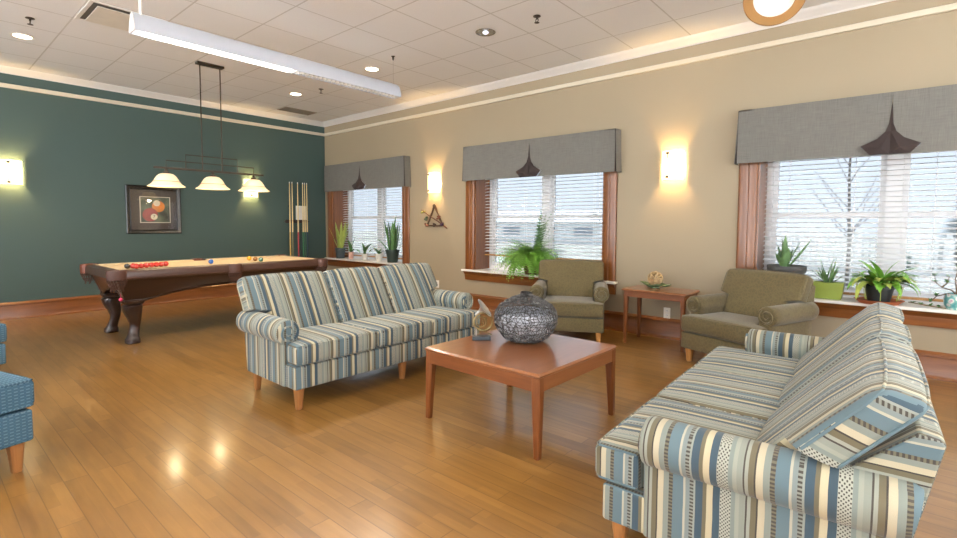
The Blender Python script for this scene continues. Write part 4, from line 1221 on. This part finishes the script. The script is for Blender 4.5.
# snake plant, left window, left side
t = thing('snake_plant', 'tall snake plant in a dark pot at the window end by the green wall', 'plant', (.47, .01, SZ), 0, 'snake plants on the window sill'); sill_clip(.01, -.17)
pot_round(t, .075, .095, .20, greypot); mb = MB()
for k in range(17):
    a = rnd.uniform(0, 2*PI); r = rnd.uniform(.01, .06); blade(mb, (r*math.cos(a), r*math.sin(a), .17), a, rnd.uniform(.03, .30), rnd.uniform(.36, .62), rnd.uniform(.020, .030), rnd.uniform(-.1, .3))
blade(mb, (-.02, -.02, .14), -1.9, .35, .52, .013, .1); blade(mb, (-.04, 0, .14), 3.4, .5, .45, .011, .2)
make('foliage', mb, [lfy], t, smooth=60)
# snake plant, right side
t = thing('snake_plant', 'tall snake plant in a dark green pot beside the wall with the sconce', 'plant', (1.98, .03, SZ), 0, 'snake plants on the window sill'); sill_clip(.03, -9, .28)
pot_round(t, .085, .112, .22, darkpot); mb = MB()
for k in range(13):
    a = rnd.uniform(0, 2*PI); r = rnd.uniform(.01, .07); blade(mb, (r*math.cos(a), r*math.sin(a), .17), a, rnd.uniform(.03, .22), rnd.uniform(.36, .58), rnd.uniform(.024, .034), rnd.uniform(-.15, .15))
blade(mb, (0, 0, .17), .4, .08, .66, .028, .1); blade(mb, (.02, .01, .17), .8, .13, .56, .02, .0); blade(mb, (-.05, -.02, .17), PI+.3, .75, .36, .022, .2); blade(mb, (-.03, 0, .17), PI, .3, .38, .018, .1)
make('foliage', mb, [lf1], t, smooth=60)
def small_plant(label, x, y, pr_, ph, mat, leaves, name='potted_plant'):
    t = thing(name, label, 'plant', (x, y, SZ), 0, 'small potted plants on the window sill'); pot_round(t, pr_*.75, pr_, ph, mat)
    mb = MB(); sill_clip(y)
    for (az, lean, L, w, cv) in leaves: blade(mb, (0, 0, ph*.9), az, lean, L*1.3, w*1.25, cv, .5, 8)
    make('foliage', mb, [lf1], t, smooth=60); return t
small_plant('small leafy plant in a terracotta-pink pot next to the tall snake plant', .74, .06, .055, .13, plain('pink_pot', 'cfa392', .5), [(0, .9, .25, .028, 1.6), (2.5, .5, .2, .026, 1.3), (4.0, .7, .22, .028, 1.7), (5.3, .2, .24, .025, .9), (1.2, .15, .30, .02, .5)])
small_plant('single-leaf cutting in a white pot, middle of the sill', 1.15, .07, .058, .11, whpot, [(.3, .25, .22, .045, 1.1), (3.2, .1, .18, .03, .6)])
small_plant('drooping small plant in a white pot beside the dark green pot', 1.56, .07, .07, .13, whpot, [(PI, .7, .26, .030, 1.9), (PI+.5, .4, .20, .026, 1.6), (.2, .9, .16, .028, 1.2), (PI/2, .3, .14, .02, 1)])
# fern
t = thing('boston_fern', 'bushy green fern trailing over the middle window sill', 'plant', (4.87, .0, SZ))
pot_round(t, .09, .12, .17, plain('brown_pot', '5a4030', .6)); mb = MB(); rnd = random.Random(4); sill_clip(0)
def frond(mb, base, az, lean, L, droop, mi=0, w=.02):
    d = Vector((math.cos(az), math.sin(az), 0)); side = Vector((-math.sin(az), math.cos(az), 0)); p = Vector(base); n = 15; th = lean
    for k in range(n):
        th2 = min(lean+droop*(k/n)**.8, 2.95); t_ = d*math.sin(th2)+Vector((0, 0, 1))*math.cos(th2); q = p+t_*(L/n); nn = t_.cross(side)
        if CLIP[0] and CLIP[0](q): break
        lw = w*math.sin(PI*min(1, .18+.82*k/n))**.7+.004
        mb.add([p-side*.0012, p+side*.0012, q+side*.0012, q-side*.0012], [(0, 1, 2, 3)], mi)
        for sg in (-1, 1):
            c = p+side*sg*.001; e = p+side*sg*lw*1.25+t_*lw*.45-nn*lw*.25
            mb.add([c-t_*.004, c+t_*.008, e+t_*.003, e-t_*.004], [(0, 1, 2, 3)], mi)
        p = q
for k in range(420):
    a = rnd.uniform(0, 2*PI); L = rnd.uniform(.34, .62)
    if k % 2: a = rnd.uniform(3.3, 6.1)
    frond(mb, (rnd.uniform(-.07, .07), rnd.uniform(-.07, .04), .16), a, rnd.uniform(.1, 1.0), L, rnd.uniform(1.2, 2.5), rnd.choice((0, 0, 1)), rnd.uniform(.026, .04))
for k in range(16):
    frond(mb, (.06, 0, .16), rnd.uniform(-.5, .6), rnd.uniform(.0, .22), rnd.uniform(.45, .74), rnd.uniform(.15, .6), 2, .034)
make('foliage', mb, [lf2, lf3, lf4], t, smooth=0, recalc=False)
# succulent bowl
t = thing('succulent_bowl', 'broad-leaved succulent in a wide dark pot behind the olive armchair', 'plant', (7.765, .0, SZ))
mb = MB(); sill_clip(.0); mb.lathe([(0, 0), (.095, 0), (.125, .10), (.148, .22), (.16, .235), (.162, .285), (.15, .285), (.142, .25), (0, .25)], 36); make('pot', mb, plain('dark_grey_bowl', '4b4a48', .5), t, smooth=40)
mb = MB(); mb.lathe([(.142, .255), (0, .26)], 28); make('soil', mb, M['soil'], t); mb = MB()
for (az, ln, L, w, cv) in ((2.9, .25, .24, .035, -.1), (3.4, .05, .30, .034, -.1), (1.6, .02, .32, .03, .0), (.1, .35, .30, .03, .1), (-.2, .75, .36, .03, -.35), (4.2, .5, .18, .035, .2), (5.2, .35, .22, .035, .1), (2.2, .5, .18, .03, .2), (.8, .3, .2, .03, .1)):
    blade(mb, (.02*math.cos(az)-.02, .02*math.sin(az), .25), az, ln, L, w, cv, .45, 8, cup=.45)
make('foliage', mb, [lf4], t, smooth=60)
# aloe trough
t = thing('aloe_trough', 'spiky aloe in a lime green rectangular trough on the sill', 'plant', (8.09, .04, SZ))
lime = plain('lime_green_pot', (142, 158, 70), .4, var=.08)
mb = MB(); vs = [(-.10, -.05, 0), (.10, -.05, 0), (.10, .05, 0), (-.10, .05, 0), (-.122, -.065, .15), (.122, -.065, .15), (.122, .065, .15), (-.122, .065, .15), (-.11, -.053, .15), (.11, -.053, .15), (.11, .053, .15), (-.11, .053, .15), (-.107, -.05, .125), (.107, -.05, .125), (.107, .05, .125), (-.107, .05, .125)]
fs = [(3, 2, 1, 0)]+[(i, (i+1) % 4, 4+(i+1) % 4, 4+i) for i in range(4)]+[(4+i, 4+(i+1) % 4, 8+(i+1) % 4, 8+i) for i in range(4)]+[(8+i, 8+(i+1) % 4, 12+(i+1) % 4, 12+i) for i in range(4)]+[(12, 13, 14, 15)]
mb.add(vs, fs); make('pot', mb, lime, t, bevel=.004)
mb = MB(); mb.box(-.106, .106, -.048, .048, .125, .132); make('soil', mb, M['soil'], t); sill_clip(.04, -9, .19); mb = MB(); rnd = random.Random(8)
for k in range(20):
    a = 2*PI*k/20+rnd.uniform(-.2, .2); blade(mb, (rnd.uniform(-.03, .03), rnd.uniform(-.015, .015), .13), a, rnd.uniform(.15, .95), rnd.uniform(.17, .27), .012, rnd.uniform(-.1, .3), .7, 7, cup=.4)
blade(mb, (0, 0, .13), 2.9, .35, .32, .013, -.1, .7, 7); blade(mb, (.01, 0, .13), .3, .08, .27, .014, 0, .7, 7)
make('foliage', mb, [lf4], t, smooth=60)
# trailing plant in saucer
t = thing('trailing_cactus', 'leafy trailing plant in a dark pot on a terracotta saucer', 'plant', (8.45, -.01, SZ))
mb = MB(); mb.lathe([(0, 0), (.13, 0), (.165, .03), (.172, .035), (.16, .035), (.13, .012), (0, .012)], 36); make('saucer', mb, plain('terracotta', 'b5673f', .7), t, smooth=40)
mb = MB(); mb.lathe([(0, .0125), (.075, .0125), (.10, .13), (.107, .13), (.107, .155), (.095, .155), (.088, .135), (0, .135)], 30); make('pot', mb, plain('black_pot', '262b2c', .4), t, smooth=40)
mb = MB(); mb.lathe([(.088, .137), (0, .142)], 20); make('soil', mb, M['soil'], t); mb = MB(); rnd = random.Random(21); CLIP[0] = lambda p: p.y > .18 or p.x < -.215 or p.x > .27 or (p.z < .045 and p.y > -.12)
for k in range(85):
    a = rnd.uniform(0, 2*PI); L = rnd.uniform(.2, .38)
    if math.sin(a) > .4: L *= .5
    if 4.4 < a < 5.1: L *= .6
    blade(mb, (.05*math.cos(a), .05*math.sin(a), .14), a, rnd.uniform(.2, .9), L, rnd.uniform(.020, .030), rnd.uniform(1.5, 2.5), .35, 8, mi=rnd.choice((0, 0, 1)))
for (az, ln, L, w, cv) in ((3.0, .8, .34, .04, 1.5), (3.3, .5, .34, .036, .9), (2.6, .45, .32, .034, .8), (0.2, .6, .34, .038, .9), (-.4, .8, .34, .038, 1.0), (5.3, .8, .24, .038, 1.6), (3.7, .9, .30, .038, 1.7), (0, .1, .26, .034, .8), (3.9, .15, .28, .034, .9)):
    blade(mb, (.02, -.02, .15), az, ln, L, w, cv, .5, 8, mi=0)
for k in range(8):
    a = rnd.uniform(3.3, 6.2); q = []
    for j in range(9): q.append((.05*math.cos(a)+.11*math.sin(j/8*2.2)*math.cos(a), .05*math.sin(a)+.11*math.sin(j/8*2.2)*math.sin(a), .15+.05*math.sin(j/8*PI)-.11*(j/8)**2))
    mb.tube(q, .0025, 5, mi=1)
make('foliage', mb, [lf2, lfy], t, smooth=60)
# creeping stem along sill + jade plant in painted pot
t = thing('jade_plant', 'branching jade plant in a painted teal pot at the window edge', 'plant', (8.93, .01, SZ))
pp = NT('painted_pot'); pn = pp.node('ShaderNodeTexVoronoi'); pp.l.new(pp.coord(), pn.inputs['Vector']); pn.inputs['Scale'].default_value = 26
pp.base(pp.ramp(pn.outputs['Distance'], [(.0, srgb('b06a98')), (.35, srgb('e2e4e0')), (.5, srgb('7fb8b8')), (.8, srgb('4f9aa0'))])); pp.prm(Roughness=.35)
mb = MB(); mb.lathe([(0, 0), (.055, 0), (.075, .035), (.08, .08), (.07, .115), (.074, .125), (.064, .125), (.06, .11), (0, .105)], 30); make('pot', mb, pp.mat, t, smooth=40)
mb = MB(); mb.lathe([(.06, .108), (0, .112)], 18); make('soil', mb, M['soil'], t)
CLIP[0] = None; mb = MB(); tips = []; rnd = random.Random(2)
stems = [[(0, 0, .11), (-.005, 0, .17), (-.015, -.01, .24), (.0, -.01, .33), (.01, 0, .40)], [(0, 0, .11), (-.03, 0, .15), (-.09, -.01, .17), (-.13, 0, .21), (-.135, .0, .26)], [(0, 0, .11), (.03, -.01, .18), (.05, 0, .26), (.045, 0, .33)], [(0, 0, .11), (-.05, -.03, .125), (-.12, -.045, .10), (-.155, -.05, .05)], [(-.09, -.01, .17), (-.06, -.02, .21), (-.05, -.02, .26)]]
for s_ in stems: mb.tube(s_, [.006-.0035*i/(len(s_)-1) for i in range(len(s_))], 6); tips += s_[-2:]
make('stem', mb, plain('brown_stem', '5a4632', .8), t, smooth=60)
mb = MB()
for p in tips:
    for k in range(7): a = rnd.uniform(0, 2*PI); blade(mb, (p[0], p[1], p[2]), a, rnd.uniform(.3, 1.5), rnd.uniform(.025, .045), .010, .3, .5, 4)
make('foliage', mb, [lf1], t, smooth=60)
t = thing('creeping_stem', 'thin runner stem lying along the white sill beside the trailing plant', 'plant', (8.69, -.045, SZ))
mb = MB(); mb.tube([(-.05, .01, .035), (.0, 0, .03), (.06, -.01, .022), (.13, 0, .012), (.18, .005, .008)], .004, 6); make('stem', mb, plain('runner_stem', '6b5a3a', .8), t)
mb = MB()
for (x, z) in ((-.02, .03), (.03, .025), (.085, .02), (.14, .012)):
    for k in range(4): blade(mb, (x, 0, z), rnd.uniform(0, 6.28), rnd.uniform(.5, 1.3), .035, .009, .6, .5, 4)
make('foliage', mb, [lf1], t, smooth=60)

# ------------------------------------------------------------------ outdoors
gr = NT('pale_winter_ground'); gn = gr.noise(gr.coord(), .35, 4); gr.base(gr.ramp(gn, [(.35, srgb((148, 152, 142))), (.6, srgb((172, 175, 171))), (.8, srgb((188, 190, 190)))])); gr.prm(Roughness=.95)
mb = MB(); mb.box(-70, 70, WT+.01, 90, -.5, -.3); mb.box(-70, -.21, YB-.21, WT+.01, -.5, -.3); o = make('ground', mb, gr.mat, None, smooth=0); o['kind'] = 'structure'
mb = MB(); mb.box(-70, 70, -90, YB-.21, -.5, -.3); mb.box(XR+.21, 70, YB-.21, WT+.01, -.5, -.3); o = make('patio', mb, plain('pale_concrete', (247, 247, 246), .9, var=.01), None, smooth=0); o['kind'] = 'structure'  # unseen near-white ground added to bounce light up onto the ceiling
fwh = plain('fence_white', 'eeeeee', .6, var=.02); fbl = plain('fence_grey_blue', '8f9cb0', .7)
t = thing('picket_fence', 'white fence across the pale lawn outside the large window', 'fence', (11.5, 13.0, -.3))
for k in range(9):
    mb = MB(); mb.box(-8+k*2-.06, -8+k*2+.06, -.06, .06, 0, 1.35); make('post', mb, fwh, t)
mb = MB()
for z in (.15, 1.1): mb.box(-8, 8, -.02, .02, z, z+.1)
for k in range(100): mb.box(-8+k*.16-.03, -8+k*.16+.03, -.03, -.015, .1, 1.22)
make('panel', mb, fwh, t)
barkm = plain('grey_bark', '7d7672', .9, var=.2, scale=20)
def bare_tree(x, y, h, label, seed):
    t = thing('bare_tree', label, 'tree', (x, y, -.3)); rnd = random.Random(seed)
    mb = MB(); mb.tube([(0, 0, 0), (.02, 0, h*.3), (-.02, 0, h*.6), (.0, 0, h)], [.034, .028, .018, .005], 8); make('trunk', mb, barkm, t, smooth=60)
    mb = MB()
    for k in range(26):
        z = h*rnd.uniform(.3, .95); a = rnd.uniform(0, 2*PI); L = (h-z)*.22+.2
        p = [(0, 0, z)]+[(L*q*math.cos(a)*.8+rnd.uniform(-.04, .04), L*q*math.sin(a)*.8, z+L*q*1.0) for q in (.35, .7, 1.0)]
        mb.tube(p, [.009, .007, .005, .003], 5)
    make('branches', mb, barkm, t, smooth=60)
bare_tree(7.85, 5.2, 4.0, 'thin leafless young tree outside, framed by the large window', 3)
bare_tree(3.2, 9.0, 4.5, 'leafless tree outside the middle window', 9)
def spruce(x, y, h, r, label, seed):
    t = thing('spruce_tree', label, 'tree', (x, y, -.3)); rnd = random.Random(seed)
    mb = MB(); mb.tube([(0, 0, 0), (0, 0, h)], [.12, .02], 8); make('trunk', mb, barkm, t)
    mb = MB()
    for k in range(520):
        q = rnd.random()**.7; z = h*(1-q)*.97+.1; rad = r*q; a = rnd.uniform(0, 2*PI)
        for j in range(3):
            a2 = a+rnd.uniform(-.25, .25); L = rad*rnd.uniform(.75, 1.1)+.05
            blade(mb, (0, 0, z+.1), a2, 1.35+rnd.uniform(-.15, .3), L, .05, .25, .6, 4)
    make('foliage', mb, plain('spruce_needles', (196, 208, 210), .9, var=.25, scale=6), t, smooth=0, recalc=False)  # haze put into the pale colour, lifting the shaded side
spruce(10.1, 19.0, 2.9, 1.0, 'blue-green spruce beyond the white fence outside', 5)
t = thing('far_building', 'long low grey building seen hazily through the middle window', 'building', (-13.0, 30, -.3), .15)  # haze put into the pale colours of siding, roof and windows
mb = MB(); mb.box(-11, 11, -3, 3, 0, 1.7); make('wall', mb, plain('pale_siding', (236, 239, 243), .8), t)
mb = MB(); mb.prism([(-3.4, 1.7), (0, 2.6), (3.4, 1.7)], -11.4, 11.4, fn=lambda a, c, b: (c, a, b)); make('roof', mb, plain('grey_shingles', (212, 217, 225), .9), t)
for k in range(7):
    mb = MB(); mb.box(-9.6+k*3.0, -8.2+k*3.0, -3.05, -2.95, .7, 1.3); make('window', mb, plain('window_shadow', (150, 160, 174), .4), t)  # even grey-blue window panes
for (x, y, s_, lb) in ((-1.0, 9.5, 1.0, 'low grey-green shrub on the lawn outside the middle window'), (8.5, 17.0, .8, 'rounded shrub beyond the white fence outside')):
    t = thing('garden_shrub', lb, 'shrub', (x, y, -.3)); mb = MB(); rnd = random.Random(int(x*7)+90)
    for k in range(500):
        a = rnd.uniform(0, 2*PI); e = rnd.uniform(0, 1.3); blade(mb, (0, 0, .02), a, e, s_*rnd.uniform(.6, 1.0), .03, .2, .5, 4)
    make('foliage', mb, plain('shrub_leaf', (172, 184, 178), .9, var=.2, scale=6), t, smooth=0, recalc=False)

# ------------------------------------------------------------------ light and world
w = bpy.data.worlds.new('overcast_sky'); scene.world = w; w.use_nodes = True
bg = w.node_tree.nodes['Background']; bg.inputs[0].default_value = (.86, .93, 1.0, 1); bg.inputs[1].default_value = 4.6
for wi, (a, b) in enumerate(OPEN):
    L = bpy.data.lights.new('window_portal', 'AREA'); L.shape = 'RECTANGLE'; L.size = b-a-.1; L.size_y = OZ1-OZ0-.1
    L.cycles.is_portal = True
    lo = bpy.data.objects.new('window_portal', L); COL.objects.link(lo); lo.location = ((a+b)/2, .43, (OZ0+OZ1)/2); lo.rotation_euler = (-PI/2, 0, 0)
for a, b in FOPEN:  # portals over the added openings behind the camera
    L = bpy.data.lights.new('window_portal', 'AREA'); L.shape = 'RECTANGLE'; L.size = b-a-.05; L.size_y = 2.85; L.cycles.is_portal = True
    lo = bpy.data.objects.new('window_portal', L); COL.objects.link(lo); lo.location = ((a+b)/2, YB-.22, 1.525); lo.rotation_euler = (PI/2, 0, 0)
for a, b in ROPEN:  # portals over the added openings in the right wall
    L = bpy.data.lights.new('window_portal', 'AREA'); L.shape = 'RECTANGLE'; L.size = 2.85; L.size_y = b-a-.05; L.cycles.is_portal = True
    lo = bpy.data.objects.new('window_portal', L); COL.objects.link(lo); lo.location = (XR+.22, (a+b)/2, 1.525); lo.rotation_euler = (0, PI/2, 0)
L = bpy.data.lights.new('sun', 'SUN'); L.energy = 20; L.angle = math.radians(8); L.color = (1, .98, .95)  # high sun added to the overcast sky so the ground bounces more light
lo = bpy.data.objects.new('sun', L); COL.objects.link(lo); lo.location = (6, 4, 20); lo.rotation_euler = Vector((-.06, -.2, -.97)).to_track_quat('-Z', 'Y').to_euler()
def point(name, loc, e, col=(1, .74, .42), r=.03):
    L = bpy.data.lights.new(name, 'POINT'); L.energy = e; L.color = col; L.shadow_soft_size = r
    lo = bpy.data.objects.new(name, L); COL.objects.link(lo); lo.location = loc
for loc in ((3.05, -.06, 1.866), (6.69, -.06, 1.868), (.06, -4.49, 1.862), (.06, -1.46, 1.83)): point('sconce_lamp', loc, 34, (1, .64, .26))
for yy in (-.507, 0, .507): point('billiard_lamp_bulb', (LX, LY+yy, 1.66), 6, (1, .78, .48), .04)

scene.view_settings.view_transform = 'Standard'
scene.view_settings.look = 'None'
scene.view_settings.exposure = 0.22
scene.view_settings.gamma = 1
scene.view_settings.use_curve_mapping = False
try:
    scene.cycles.use_denoising = True
    scene.cycles.max_bounces = 10; scene.cycles.diffuse_bounces = 5; scene.cycles.transparent_max_bounces = 16
    scene.cycles.sample_clamp_indirect = 6
    scene.cycles.caustics_reflective = False; scene.cycles.caustics_refractive = False
except Exception: pass
